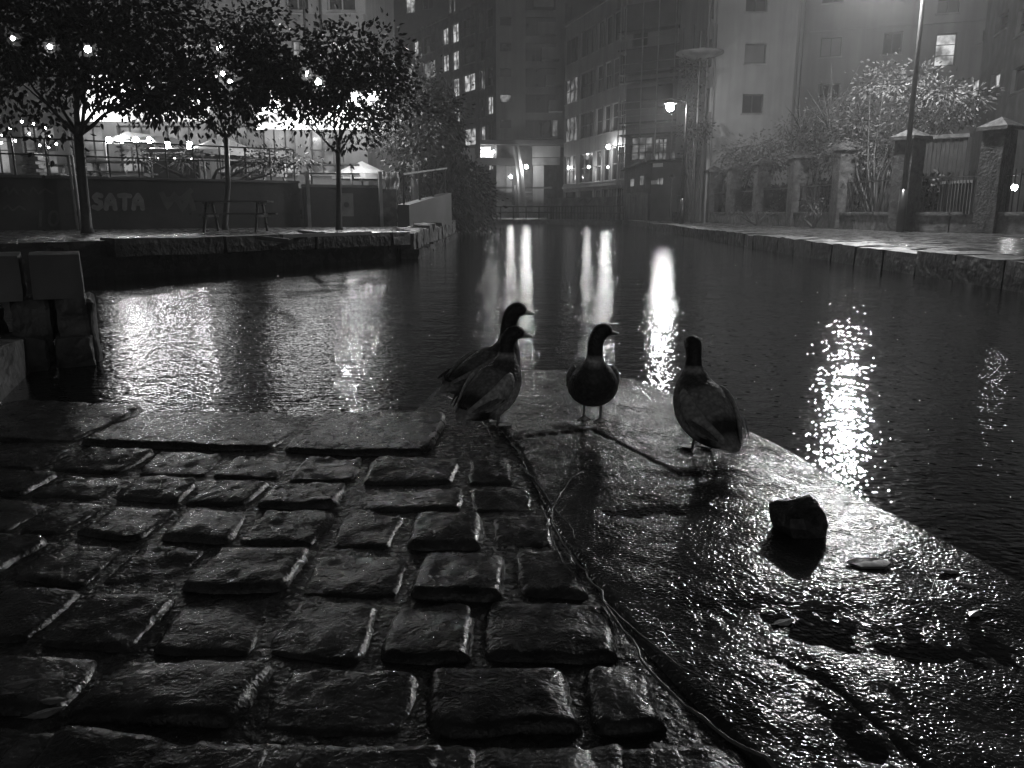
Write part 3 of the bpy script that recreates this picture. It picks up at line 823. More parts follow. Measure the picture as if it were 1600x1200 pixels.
b7 = building('warehouse_building', 'broad grey building with one lit three-pane window behind the leafy shrub', F7, .3, 24, wins, 'render_mid')
slab_box(F7, .3, F7.uz(1300, 48)[1], F7.L - .2, F7.uz(1300, 45)[1], .003, .1).build('string_course', 'render_mid', b7)
u = F7.uz(1243, 100)[0]; MB().tube([F7.p(u, .4, .2), F7.p(u, 23, .2)], .14, 8).build('drainpipe', 'render_mid', b7)
F8 = Facade((at(1506, 331, 43).x, 43), (at(1760, 331, 25).x, 25))
wins = [(F8.rect(1513, 124, 1529, 152), 'lit1', 1, 2), (F8.rect(1548, 114, 1562, 137), 'lit1', 1, 1), (F8.rect(1581, 102, 1612, 140), 'glass', 2, 1),
        (F8.rect(1557, 22, 1574, 48), 'glass', 1, 2), (F8.rect(1590, 8, 1622, 46), 'glass', 2, 2), (F8.rect(1530, 46, 1536, 66), 'lit2', 1, 1), (F8.rect(1650, 90, 1690, 140), 'glass', 2, 2)]
b8 = building('brick_building', 'dark brick building with small lit panes receding at the right edge', F8, .3, F8.uz(1560, 0)[1] + 1.0, wins, 'brick_dark')
slab_box(F8, -.05, F8.uz(1560, 0)[1] + 1.0, F8.L, F8.uz(1560, 0)[1] + 1.3, -6, .15).build('roof_parapet', 'concrete', b8)
F9 = Facade((at(1400, 331, 70).x, 70), (at(2100, 331, 70).x, 70))
building('rear_block', 'plain rear block rising above the brick building roofline', F9, .3, 45, [(F9.rect(1600, -60, 1640, -10), 'glass', 2, 2)], 'render_mid')

# ------------------------------------------------------------------ lamps
def lamp_globe(p, r, e, parent, name='bulb'):
    return MB().ball(p, r, 8, 5).build(name, glow('glow_%s' % name, e), parent, True)
def street_lamp(label, base, lampp, arm_z, r, e, col_r=.07, sleeve=True):
    t = thing('street_lamp', label, 'street lamp', base)
    b = Vector(base)
    top = Vector((b.x, b.y, lampp.z + .25))
    MB().tube([b, b + Vector((0, 0, 1.25))], [col_r * 1.9, col_r * 1.7], 12).build('base_sleeve', 'metal_dark', t, True)
    MB().tube([b + Vector((0, 0, 1.25)), top - Vector((0, 0, .4)), top], [col_r * 1.15, col_r * .8, col_r * .75], 10).build('column', 'metal_post', t, True)
    MB().tube([top - Vector((0, 0, .06)), Vector(((top.x + lampp.x) / 2, (top.y + lampp.y) / 2, top.z + .14)), Vector((lampp.x, lampp.y, lampp.z + .22))], [col_r * .6, col_r * .5, col_r * .5], 8).build('arm', 'metal_post', t, True)
    h = MB(); n = 14; prof_ = ((.0, .30), (.10, .29), (.26, .2), (.34, .08), (.33, .06))
    vs = []
    for rr, zz in prof_:
        for k in range(n): vs.append(Vector((lampp.x + rr * math.cos(2 * math.pi * k / n), lampp.y + rr * math.sin(2 * math.pi * k / n), lampp.z + zz + r * .6)))
    h.add(vs, [(i * n + k, i * n + (k + 1) % n, (i + 1) * n + (k + 1) % n, (i + 1) * n + k) for i in range(len(prof_) - 1) for k in range(n)])
    h.build('lamp_hood', 'metal_dark', t, True)
    lamp_globe(lampp, r, e, t, 'lamp_globe')
    return t
baseA = ground(1406, 362, TZ - .01)
lampA = at(1387, -46, baseA.y)
street_lamp('tall lamp post in front of the brick pillars, its lit head above the frame', baseA, lampA, 0, .2, 2400)
baseB = Vector((at(1066, 331, 41).x, 41, TZ - .01))
lampB = at(1047, 168, 41)
street_lamp('distant lit street lamp beside the scaffolded building', baseB, lampB, 0, .19, 520)

def wall_lamp(label, p, r, e, n_out, arm=.5):
    t = thing('wall_lamp', label, 'lamp', p)
    q = Vector(p) - Vector(n_out) * arm
    MB().tube([q, Vector(p) + Vector((0, 0, r + .08))], .03, 6).build('bracket', 'metal_dark', t)
    MB().box(q, .14, .14, .2).build('wall_plate', 'metal_dark', t)
    lamp_globe(p, r, e, t, 'globe'); return t
def on_facade(F, px, py, out):
    u, z = F.uz(px, py); return F.p(u, z, out)
wall_lamp('bright round wall lamp on the near end of the office building', on_facade(Fo, 963, 230, .7), .15, 380, Fo.n, .7)
wall_lamp('smaller wall lamp below the office windows', on_facade(Fo, 932, 261, .7), .10, 300, Fo.n, .7)
wall_lamp('bright undercroft lamp right of the raking column', on_facade(Fb, 822, 262, 1.3), .17, 320, Fb.n, 2.0)
wall_lamp('undercroft lamp left of the raking column', on_facade(Fb, 798, 277, 1.3), .13, 260, Fb.n, 2.0)
wall_lamp('left of two lamps under the lit walkway ceiling', on_facade(Fb, 755, 237, .2), .14, 160, Fb.n, 1.0)
wall_lamp('right of two lamps under the lit walkway ceiling', on_facade(Fb, 771, 237, .2), .12, 120, Fb.n, 1.0)
wall_lamp('small lamp glowing behind the large capped pillar', at(1585, 293, 27), .10, 80, (0, -1, 0), .5)

# ------------------------------------------------------------------ left bank: graffiti wall, railing, terrace
gA, gB = ground(-260, 363, BZ), ground(470, 355, BZ)
Fg = Facade((gA.x, gA.y), (gB.x, gB.y))
zw = Fg.uz(250, 282)[1]
gw = thing('graffiti_wall', 'dark retaining wall with bubble-letter graffiti below the pub terrace', 'wall', Fg.p(Fg.L / 2, BZ))
slab_box(Fg, 0, BZ, Fg.L, zw, -.25, 0).build('wall', 'graffiti_wall', gw)
slab_box(Fg, -.02, zw + .003, Fg.L + .02, zw + .06, -.3, .05).build('coping', 'dark_render', gw)
u, z = Fg.uz(142, 326)
def bubble(F, strokes, x0, y0, sx, sy, w, m, parent):
    k = 0
    b = MB()
    for st in strokes:
        P = [F.uz(x0 + a * sx, y0 + c_ * sy) for a, c_ in st]; Q = []
        for i in range(len(P) - 1):
            for f in (0, .25, .5, .75): Q.append((P[i][0] * (1 - f) + P[i + 1][0] * f, P[i][1] * (1 - f) + P[i + 1][1] * f))
        Q.append(P[-1])
        for q in Q:
            k += 1; n = 14; c0 = len(b.v)
            b.add([F.p(q[0] + w * math.cos(2 * math.pi * j / n), q[1] + w * math.sin(2 * math.pi * j / n), .010 + .0004 * k) for j in range(n)], [tuple(range(n))])
    return b.build('graffiti_letter', m, parent)
for ch, x in (('S', 144), ('A', 164), ('T', 186), ('A', 207)):
    ST = {'S': [[(.8, .12), (.45, .05), (.2, .22), (.4, .45), (.75, .55), (.8, .8), (.5, .95), (.15, .85)]],
          'A': [[(.1, .95), (.2, .4), (.5, .08), (.8, .4), (.92, .95)], [(.3, .62), (.7, .62)]],
          'T': [[(.02, .12), (.5, .08), (.98, .14)], [(.5, .1), (.52, .55), (.5, .95)]]}[ch]
    bubble(Fg, ST, x, 303, 17, 24, .055, 'paint_grey', gw)
u, z = Fg.uz(52, 354)
tag_text('graffiti_lettering', '10', Fg, u, z, .52, 'paint_dim', gw, .004, shear=.15)
for pts in ([(3, 300), (10, 292), (14, 304), (22, 294), (27, 303)], [(35, 296), (44, 304), (52, 293), (60, 303), (70, 295), (84, 303)], [(5, 327), (12, 321), (20, 329), (30, 322), (40, 328)], [(252, 300), (262, 325), (272, 302), (285, 328), (296, 305), (303, 330)], [(258, 312), (285, 310), (300, 296)]):
    squiggle(Fg, pts, 'paint_dim', gw, .045 if pts[0][0] < 200 else .12)
TER = zw - .12
terr = [(gA.x, gA.y + .3), (gB.x, gB.y + .3), (gB.x + 2.4, gB.y + 1.2), (gB.x + 2.4, 33.9), (gA.x, 33.9)]
tag(MB().prism(terr, BZ + .01, TER).build('terrace', 'bank'), kind='structure')
def railing(name, label, pts, h, step, m, rails=(1.0, .55), pr=.022, rr=.02, cat='railing'):
    t = thing(name, label, cat, pts[0])
    for a_, b_ in zip(pts[:-1], pts[1:]):
        a_, b_ = Vector(a_), Vector(b_); d = b_ - a_; n = max(1, int(d.length / step))
        for i in range(n + 1):
            p = a_ + d * i / n; MB().tube([p, p + Vector((0, 0, h))], pr, 6).build('post', m, t)
        for f_ in rails:
            MB().tube([a_ + Vector((0, 0, h * f_)), b_ + Vector((0, 0, h * f_))], rr, 6).build('rail', m, t)
    return t
rl = [Fg.p(.1, zw + .06, -.12), Fg.p(Fg.L - .05, zw + .06, -.12)]
hr = Fg.uz(150, 226)[1] - Fg.uz(150, 282)[1]
railing('terrace_railing', 'dark tubular railing along the top of the graffiti wall', rl, hr, .62, 'metal_dark', (1.0, .56))
# painted hoarding with a disc, and the ramp beyond
hA, hB = ground(476, 355, BZ), ground(600, 354, BZ)
Fq = Facade((hA.x, hA.y - .05), (hB.x, hB.y - .05))
ho = thing('painted_hoarding', 'dim painted hoarding with a pale panel and dark disc behind the third tree', 'hoarding', Fq.p(Fq.L / 2, BZ))
zq = Fq.uz(540, 293)[1]
slab_box(Fq, 0, BZ, Fq.L, zq, -.08, 0).build('panel', 'graffiti_wall', ho)
slab_box(Fq, 0, zq + .002, Fq.L, zq + .07, -.1, .03).build('top_rail', 'board', ho)
r = Fq.rect(528, 302, 552, 338); slab_box(Fq, r[0], r[1], r[2], r[3], .003, .02).build('pale_panel', 'board', ho)
c = Fq.uz(541, 320); n = 20
MB().add([Fq.p(c[0] + .075 * math.cos(2 * math.pi * k / n), c[1] + .075 * math.sin(2 * math.pi * k / n), .025) for k in range(n)], [tuple(range(n))]).build('painted_disc', 'frame_dark', ho)
for x in (481, 594):
    u = Fq.uz(x, 320)[0]; slab_box(Fq, u - .045, BZ, u + .045, Fq.uz(x, 268)[1], .03, .12).build('post', 'metal_galv', ho)
# slim paired stakes holding the first two trees
for lab, xs, y0, y1 in (('pair of pale slim stakes beside the leaning first tree', (115, 121), 243, 359), ('pair of pale slim stakes behind the picnic table', (316, 324), 252, 356)):
    b0 = ground(xs[0], y1, BZ); t = thing('tree_stake', lab, 'stake', b0)
    for x in xs:
        p = at(x, 300, b0.y); MB().tube([Vector((p.x, b0.y, BZ)), Vector((p.x - .03, b0.y, at(x, y0, b0.y).z))], .03, 7).build('stake', 'metal_galv', t)
# ramp wall and handrail
Fr = Facade((ground(640, 356, BZ).x, ground(640, 356, BZ).y), (ground(706, 351, BZ).x, ground(706, 351, BZ).y))
ramp = thing('ramp_wall', 'grey ramp wall with rising handrail left of the dark conifer', 'ramp wall', Fr.p(Fr.L / 2, BZ))
z0, z1 = Fr.uz(640, 320)[1], Fr.uz(704, 301)[1]
MB().add([Fr.p(0, BZ, 0), Fr.p(Fr.L, BZ, 0), Fr.p(Fr.L, z1, 0), Fr.p(0, z0, 0), Fr.p(0, BZ, -.3), Fr.p(Fr.L, BZ, -.3), Fr.p(Fr.L, z1, -.3), Fr.p(0, z0, -.3)],
         [(0, 1, 2, 3), (4, 7, 6, 5), (0, 3, 7, 4), (1, 5, 6, 2), (3, 2, 6, 7)]).build('wall', 'dark_render', ramp)
for k_ in range(4):
    u = Fr.L * (k_ + .05) / 3.2; zz = z0 + (z1 - z0) * u / Fr.L
    MB().tube([Fr.p(u, zz, -.15), Fr.p(u, zz + .75, -.15)], .03, 6).build('handrail_post', 'metal_dark', ramp)
MB().tube([Fr.p(.03, z0 + .75, -.15), Fr.p(Fr.L, z1 + .75, -.15)], .03, 8).build('handrail', 'metal_galv', ramp)
# crumpled sheet
p = ground(614, 353, BZ); sh = thing('plastic_sheet', 'crumpled pale plastic sheet hung beside the hoarding', 'plastic sheet', p)
vs = []; nx, nz = 12, 20; top = at(612, 268, p.y).z
for j in range(nz + 1):
    for i in range(nx + 1):
        q = Vector((p.x - .2 + .42 * i / nx, p.y, BZ + (top - BZ) * j / nz)); d = noise.noise_vector(q * 6) * .10
        vs.append((q.x + d.x * .6, q.y + d.y + .05 * math.sin(i * 2.1), q.z))
MB().add(vs, [(j * (nx + 1) + i, j * (nx + 1) + i + 1, (j + 1) * (nx + 1) + i + 1, (j + 1) * (nx + 1) + i) for j in range(nz) for i in range(nx)]).build('sheet', 'board', sh, True)

# picnic table
def picnic_table(label, base, rz, s=1.0, m='wood_dark', group=None, L=1.75):
    t = thing('picnic_table', label, 'picnic table', base, group)
    b = Vector(base); rot = Matrix.Rotation(rz, 3, 'Z')
    def W(x, y, z): return b + rot @ Vector((x * s, y * s, z * s))
    for i in range(5):
        MB().box(W(0, -.30 + .15 * i, .74), L * s, .135 * s, .04 * s, rz).build('tabletop_plank', m, t)
    for sy in (-1, 1):
        for k_ in (0, 1): MB().box(W(0, sy * (.60 + .14 * k_), .44), L * s, .125 * s, .04 * s, rz).build('bench_plank', m, t)
    for sx in (-1, 1):
        for sy in (-1, 1):
            MB().bar(W(sx * .62, sy * .24, .72), W(sx * .62, sy * .62, 0), .05 * s, .09 * s).build('leg', m, t)
        MB().bar(W(sx * .66, -.76, .40), W(sx * .66, .76, .40), .05 * s, .09 * s).build('seat_bearer', m, t)
        MB().bar(W(sx * .66, -.36, .70), W(sx * .66, .36, .70), .05 * s, .07 * s).build('top_bearer', m, t)
    return t
tb = ground(370, 362, BZ); picnic_table('wet wooden picnic table in front of the second tree on the quay', (tb.x, tb.y, BZ), R(4), .82)
# timber lying on the bank
for lab, pa, pb, wd in (('long pale plank lying along the bank edge by the third tree', (440, 369), (578, 364), .07), ('short plank lying crooked at the bank edge', (405, 371), (455, 377), .06), ('dark pallet board propped at the bank edge', (470, 361), (502, 365), .12)):
    a_, b_ = ground(pa[0], pa[1], BZ + .06), ground(pb[0], pb[1], BZ + .06)
    t = thing('plank', lab, 'plank', (a_ + b_) / 2); MB().bar(a_, b_, wd, .05).build('timber', 'board' if 'pallet' not in lab else 'wood_dark', t)

# terrace furniture
def parasol(label, x, Y, ytop, w, base_z):
    p = at(x, ytop, Y); t = thing('parasol', label, 'parasol', (p.x, Y, base_z))
    MB().tube([(p.x, Y, base_z), (p.x, Y, p.z)], .03, 6).build('pole', 'metal_galv', t)
    n = 8; vs = [Vector((p.x, Y, p.z))] + [Vector((p.x + w * math.cos(2 * math.pi * k_ / n + .3), Y + w * math.sin(2 * math.pi * k_ / n + .3), p.z - w * .42)) for k_ in range(n)]
    vs += [v - Vector((0, 0, .16)) for v in vs[1:]]
    MB().add(vs, [(0, 1 + k_, 1 + (k_ + 1) % n) for k_ in range(n)] + [(1 + k_, 9 + k_, 9 + (k_ + 1) % n, 1 + (k_ + 1) % n) for k_ in range(n)]).build('canopy', 'canvas', t)
parasol('pale parasol at the centre of the pub terrace behind the second tree', 345, 25, 212, 1.1, TER)
parasol('pale parasol behind the kiosk on the pub terrace', 268, 29, 214, 1.1, TER)
parasol('pale parasol at the right end of the terrace railing', 565, 25, 252, .9, TER)
mq = thing('marquee', 'pale open-sided marquee on the pub terrace beside the first tree', 'marquee', (at(205, 331, 27).x, 27, TER))
def P3(x, y, Y): return at(x, y, Y)
a_, b_, pk = P3(163, 222, 26), P3(240, 222, 26), P3(196, 206, 27)
MB().add([a_, b_, Vector((b_.x, 29, b_.z)), Vector((a_.x, 29, a_.z)), pk, Vector((pk.x + .5, 28.3, pk.z))], [(0, 1, 5, 4), (2, 3, 4, 5), (0, 4, 3), (1, 2, 5)]).build('roof', 'canvas', mq)
MB().add([Vector((a_.x + .1, 28.9, a_.z)), Vector((b_.x - .1, 28.9, b_.z)), Vector((b_.x - .1, 28.9, TER)), Vector((a_.x + .1, 28.9, TER))], [(0, 1, 2, 3)]).build('back_wall', 'canvas', mq)
for x_ in (a_.x, b_.x):
    for y_ in (26.02, 28.95): MB().tube([(x_, y_, TER), (x_, y_, a_.z)], .035, 6).build('pole', 'metal_galv', mq)
for x_ in (170, 190, 212, 234):
    lamp_globe(at(x_, 219, 26.3), .10, 170, mq, 'bulb')
kk = thing('serving_kiosk', 'dark serving kiosk with hanging awning on the pub terrace', 'kiosk', (at(265, 331, 24).x, 24, TER))
a_, b_ = P3(228, 232, 24), P3(308, 268, 24)
MB().box(((a_.x + b_.x) / 2, 24.6, (TER + P3(250, 250, 24).z) / 2), b_.x - a_.x, 1.0, P3(250, 250, 24).z - TER).build('counter', 'metal_dark', kk)
MB().box(((a_.x + b_.x) / 2, 24.5, a_.z), b_.x - a_.x + .2, 1.3, .10, 0, (R(6), 0)).build('awning', 'frame_dark', kk)
for x_ in (a_.x + .1, b_.x - .1): MB().tube([(x_, 24.05, TER), (x_, 24.05, a_.z - .02)], .03, 6).build('post', 'metal_dark', kk)
for i in range(6):
    q = P3(234 + i * 13, 248, 24.3); MB().ball(q, .03, 6, 4).build('lamp_bead', glow('bead', 12), kk)
for x_ in (262, 296):
    lamp_globe(at(x_, 226, 24.3), .09, 170, kk, 'bulb')
bp = thing('brick_gate_pillar', 'pale brick gate pillar on the terrace behind the railing', 'pillar', (at(47, 331, 22).x, 22, TER))
q0, q1 = P3(32, 238, 22), P3(60, 276, 22)
for i in range(9):
    hgt = (q0.z - TER) / 9
    for k_ in range(2):
        x_ = q0.x + (q1.x - q0.x) * ((k_ + .5) / 2 + (.12 if i % 2 else -.08))
        MB().box((x_, 22.2, TER + hgt * (i + .5)), (q1.x - q0.x) / 2 - .012, .4, hgt - .012).build('brick', 'concrete', bp)
picnic_table('picnic table on the terrace left of the kiosk', (at(195, 331, 22.5).x, 22.5, TER), R(15), .95, 'board')
picnic_table('picnic table on the terrace under the central parasol', (at(405, 331, 23).x, 23, TER), R(-20), .95, 'board')
picnic_table('picnic table on the terrace behind the third tree', (at(520, 331, 23).x, 23, TER), R(10), .9, 'board')
picnic_table('picnic table at the far left of the terrace', (at(90, 331, 24).x, 24, TER), R(-10), .95, 'board')

# festoon strings; lowest bulbs in the tree strings added for the water's glow
def festoon(label, pts, e, r=.045, big=None):
    P = [at(x, y, Y) for x, y, Y in pts]
    t = thing('festoon_lights', label, 'string lights', P[0])
    cab = []
    for i in range(len(P) - 1):
        for k_ in range(6):
            f = k_ / 6; q = P[i].lerp(P[i + 1], f); q.z += .07 - .25 * f * (1 - f); cab.append(q)
    cab.append(P[-1] + Vector((0, 0, .07)))
    MB().tube(cab, .012, 5).build('cable', 'metal_dark', t)
    for i, q in enumerate(P):
        s = big.get(i, 1) if big else 1
        lamp_globe(q, r * (1 + .35 * (s > 2)), e * s, t, 'bulb')
    return t
BULBS = [(20, 60), (78, 73), (137, 77), (343, 75), (348, 115), (360, 128), (480, 115), (497, 128), (555, 150), (580, 152), (52, 143), (462, 74)]
festoon('string of bright bulbs seen through the crown of the first tree, two low bulbs added', [(20, 60, 23), (78, 73, 22.5), (137, 77, 22), (196, 140, 23.5), (238, 150, 23.5)], 66, .06, {2: 7, 0: .3, 3: .5, 4: .5})
festoon('string of bulbs seen through the crown of the second tree, one low bulb added', [(286, 142, 23.5), (312, 104, 22.5), (343, 75, 22), (348, 115, 22), (360, 128, 22.2)], 66, .055, {2: 4, 0: .5, 1: .2})
festoon('string of bulbs seen through the crown of the third tree, two low bulbs added', [(412, 168, 23.5), (441, 120, 23.5), (480, 115, 23.3), (497, 128, 23), (530, 165, 23), (555, 150, 22.6), (580, 152, 22.6)], 100, .06, {3: 7, 5: 13, 6: 12, 1: .1, 0: .4, 4: 9})
festoon('string of small bulbs strung low above the far left terrace', [(4, 212, 23), (16, 200, 23), (34, 190, 23.5), (52, 194, 23), (70, 200, 23.2), (76, 214, 23.4)], 30, .035)
festoon('lower string of small bulbs over the far left terrace tables', [(2, 223, 22.5), (24, 220, 22.5), (46, 209, 22.6), (62, 227, 22.6), (76, 230, 22.6), (88, 225, 22.8)], 26, .03)

# ------------------------------------------------------------------ right: boundary wall with pillars, railings
wl = [ground(1015, 344, TZ), ground(1140, 348.5, TZ), ground(1400, 360.5, TZ), ground(1640, 366, TZ), ground(1900, 372, TZ)]
bw_t = thing('boundary_wall', 'low stone towpath wall with tall capped pillars and railings', 'wall', wl[2])
CZ = EYE - .005
pil_px = [1034, 1052, 1080, 1112, 1145, 1188, 1243, 1314, 1412, 1548, 1760]
def wall_at(px):
    d = ray(px, 331)
    for a_, b_ in zip(wl[:-1], wl[1:]):
        # intersect plan ray with segment
        det = d.x * (a_.y - b_.y) - d.y * (a_.x - b_.x)
        t = (a_.x * (a_.y - b_.y) - a_.y * (a_.x - b_.x)) / det
        s = (d.x * a_.y - d.y * a_.x) / det
        if -.001 <= s <= 1.001: return Vector((d.x * t, d.y * t, TZ)), math.atan2(b_.y - a_.y, b_.x - a_.x)
    return wl[-1].copy(), 0
pos = [wall_at(x) for x in pil_px]
for (p, rz), (p2, rz2) in zip(pos[:-1], pos[1:]):
    gap0 = .55 if abs(p.x - pos[8][0].x) < .01 else 0
    d = (p2 - p); a_ = p + d.normalized() * gap0; mid_ = (a_ + p2) / 2; L = (p2 - a_).length; rz = math.atan2(d.y, d.x)
    n = max(1, round(L / 1.4))
    for i in range(n):
        q = a_ + (p2 - a_) * ((i + .5) / n)
        rough_block((q.x, q.y, TZ + .23), L / n - .02, .32, .48, rz, int(q.x * 31) % 97, .012, 3, .2).build('wall_stone', 'stone', bw_t)
        rough_block((q.x, q.y, CZ - .055), L / n - .012, .42, .11, rz, int(q.x * 17) % 91, .010, 3, .2).build('wall_coping', 'stone', bw_t)
    nb = max(3, int(L / .16))
    rail = MB()
    for i in range(nb):
        q = a_ + (p2 - a_) * ((i + .5) / nb); rail.bar((q.x, q.y, CZ), (q.x, q.y, CZ + 1.15), .022)
    rail.build('railing_bars', 'metal_dark', bw_t)
    MB().bar((a_.x, a_.y, CZ + 1.0), (p2.x, p2.y, CZ + 1.0), .04).build('railing_rail', 'metal_dark', bw_t)
for i, (p, rz) in enumerate(pos):
    wd = .62; hgt = 2.15 if i != 9 else 2.2
    po = rough_block((p.x, p.y, TZ + (CZ - TZ + hgt) / 2), wd, wd, CZ - TZ + hgt, rz, i * 13, .02, 6, .05)
    po = po.build('pillar', 'pillar_stone', bw_t)
    c_ = MB(); zt2 = CZ + hgt; m_ = Matrix.Rotation(rz, 3, 'Z'); b_ = .43
    vs = [p + m_ @ Vector((x * b_, y * b_, 0)) for x, y in ((-1, -1), (1, -1), (1, 1), (-1, 1))]
    vs = [Vector((v.x, v.y, zt2 - .01)) for v in vs] + [Vector((v.x, v.y, zt2 + .09)) for v in vs] + [Vector((p.x, p.y, zt2 + .36))]
    c_.add(vs, [(3, 2, 1, 0), (0, 1, 5, 4), (1, 2, 6, 5), (2, 3, 7, 6), (3, 0, 4, 7), (4, 5, 8), (5, 6, 8), (6, 7, 8), (7, 4, 8)]).build('cap', 'pillar_stone', po)
# timber fence panel and gate behind the wall
pa, pb = at(1422, 331, 26.5), at(1500, 331, 25.5)
Ft = Facade((pa.x, 26.5), (pb.x, 25.5))
tf = thing('timber_screen', 'dark boarded timber screen behind the wall right of the lamp post', 'fence', Ft.p(Ft.L / 2, TZ))
ztf = Ft.uz(1450, 212)[1]; nb = 12
for i in range(nb):
    slab_box(Ft, Ft.L * i / nb + .006, TZ, Ft.L * (i + 1) / nb - .006, ztf - .12 + random.uniform(-.01, .01), 0, .025 + .012 * (i % 2)).build('board', 'screen_wood', tf)
slab_box(Ft, -.05, ztf - .11, Ft.L + .05, ztf, -.06, .10).build('top_rail', 'dark_render', tf)
pa, pb = at(1466, 331, 24.6), at(1516, 331, 23.2)
pg = thing('picket_gate', 'grey picket gate behind the wall beside the large capped pillar', 'gate', (pa + pb) / 2 - Vector((0, 0, .5)))
for i in range(11):
    q = pa.lerp(pb, i / 10); MB().box((q.x, q.y, CZ + .42), .07, .03, .95).build('picket', 'brick_dark', pg)
MB().bar((pa.x, pa.y + .04, CZ + .85), (pb.x, pb.y + .04, CZ + .85), .05, .08).build('gate_rail', 'board', pg)
# shade behind the railings is given by an added dark hedge, built below
# far railings at the canal end
fr0 = [Vector((at(742, 331, 66).x, 66.6, TZ)), Vector((at(862, 331, 66).x, 65.6, TZ))]
railing('far_railing', 'dark post-and-rail barrier below the lit undercroft at the canal end', fr0, .98, .95, 'metal_dark', (1.0, .55), .05, .045)
fr1 = [Vector((at(856, 331, 65).x, 65.2, TZ)), Vector((at(975, 331, 58.5).x, 58.5, TZ))]
railing('canal_railing', 'long railing of close dark uprights in front of the yard wall', fr1, 1.0, .34, 'metal_dark', (1.0, .5), .03, .04)
# mast with round platform
pm = Vector((at(1082, 331, 45).x, 45, TZ)); ms = thing('roof_mast', 'dark mast carrying a round dish platform with upright rods', 'mast', pm)
zt3 = at(1082, 84, 45).z
MB().tube([pm, (pm.x, pm.y, zt3 + 1.1)], [.12, .08], 8).build('mast_pole', 'metal_dark', ms)
n = 24; vs = []
for rr, zz in ((.15, -.28), (.8, -.14), (1.25, 0), (1.25, .08), (.7, .02), (.1, -.05)):
    for k_ in range(n): vs.append((pm.x + .0 + rr * math.cos(2 * math.pi * k_ / n), pm.y + rr * math.sin(2 * math.pi * k_ / n), zt3 + zz))
MB().add(vs, [(i * n + k_, i * n + (k_ + 1) % n, (i + 1) * n + (k_ + 1) % n, (i + 1) * n + k_) for i in range(5) for k_ in range(n)]).build('dish', 'concrete', ms, True)
for k_, dx in enumerate((-1.2, -.85, -.3, .35, .9)):
    MB().tube([(pm.x + dx, pm.y + .2, zt3), (pm.x + dx, pm.y + .2, zt3 + 1.5 - .2 * (k_ % 2))], .025, 5).build('rod', 'metal_dark', ms)

# ------------------------------------------------------------------ vegetation
LEAF_A = [(0, 0), (.28, .32), (.22, .62), (0, 1), (-.22, .62), (-.28, .32)]
LEAF_B = [(0, 0), (.19, .3), (.18, .65), (0, 1), (-.18, .65), (-.19, .3)]
def leaf_mesh(pts, dirs, size, shape, rng, fold=.25):
    vs = []; fs = []
    for p, d in zip(pts, dirs):
        L = size * rng.uniform(.6, 1.25)
        d = d.normalized()
        s = d.cross(Vector((rng.gauss(0, 1), rng.gauss(0, 1), rng.gauss(0, 1)))); s.normalize(); n_ = s.cross(d)
        k = len(vs)
        for (a, b) in shape: vs.append(p + d * (b * L) + s * (a * L) + n_ * (abs(a) * L * fold - .18 * L * b * b))
        fs += [(k, k + 1, k + 2, k + 3), (k, k + 3, k + 4, k + 5)]
    return MB().add(vs, fs)
def grow(b, p, d, L, r, depth, rng, tips, spread=.55, lift=.1, nseg=3):
    pts = [p.copy()]; rad = [r]; q = p.copy(); dd = d.normalized()
    for i in range(nseg):
        dd = (dd + Vector((rng.gauss(0, .13), rng.gauss(0, .13), rng.gauss(0, .10) + lift * .3))).normalized()
        q = q + dd * (L / nseg); pts.append(q.copy()); rad.append(r * (1 - .45 * (i + 1) / nseg))
        if depth <= 2: tips.append((q.copy(), dd.copy()))
    b.tube(pts, rad, 7 if r > .03 else 5, False)
    if depth == 0: return
    for k in range(rng.choice([2, 3, 3]) if depth > 1 else rng.choice([2, 3])):
        v = Vector((rng.gauss(0, 1), rng.gauss(0, 1), rng.gauss(0, .7))); v = (v - dd * v.dot(dd)).normalized()
        nd = (dd + v * rng.uniform(spread * .7, spread * 1.5) + Vector((0, 0, lift))).normalized()
        grow(b, q if k < 2 else pts[-2], nd, L * rng.uniform(.62, .85), rad[-1] * .8, depth - 1, rng, tips, spread, lift, nseg)
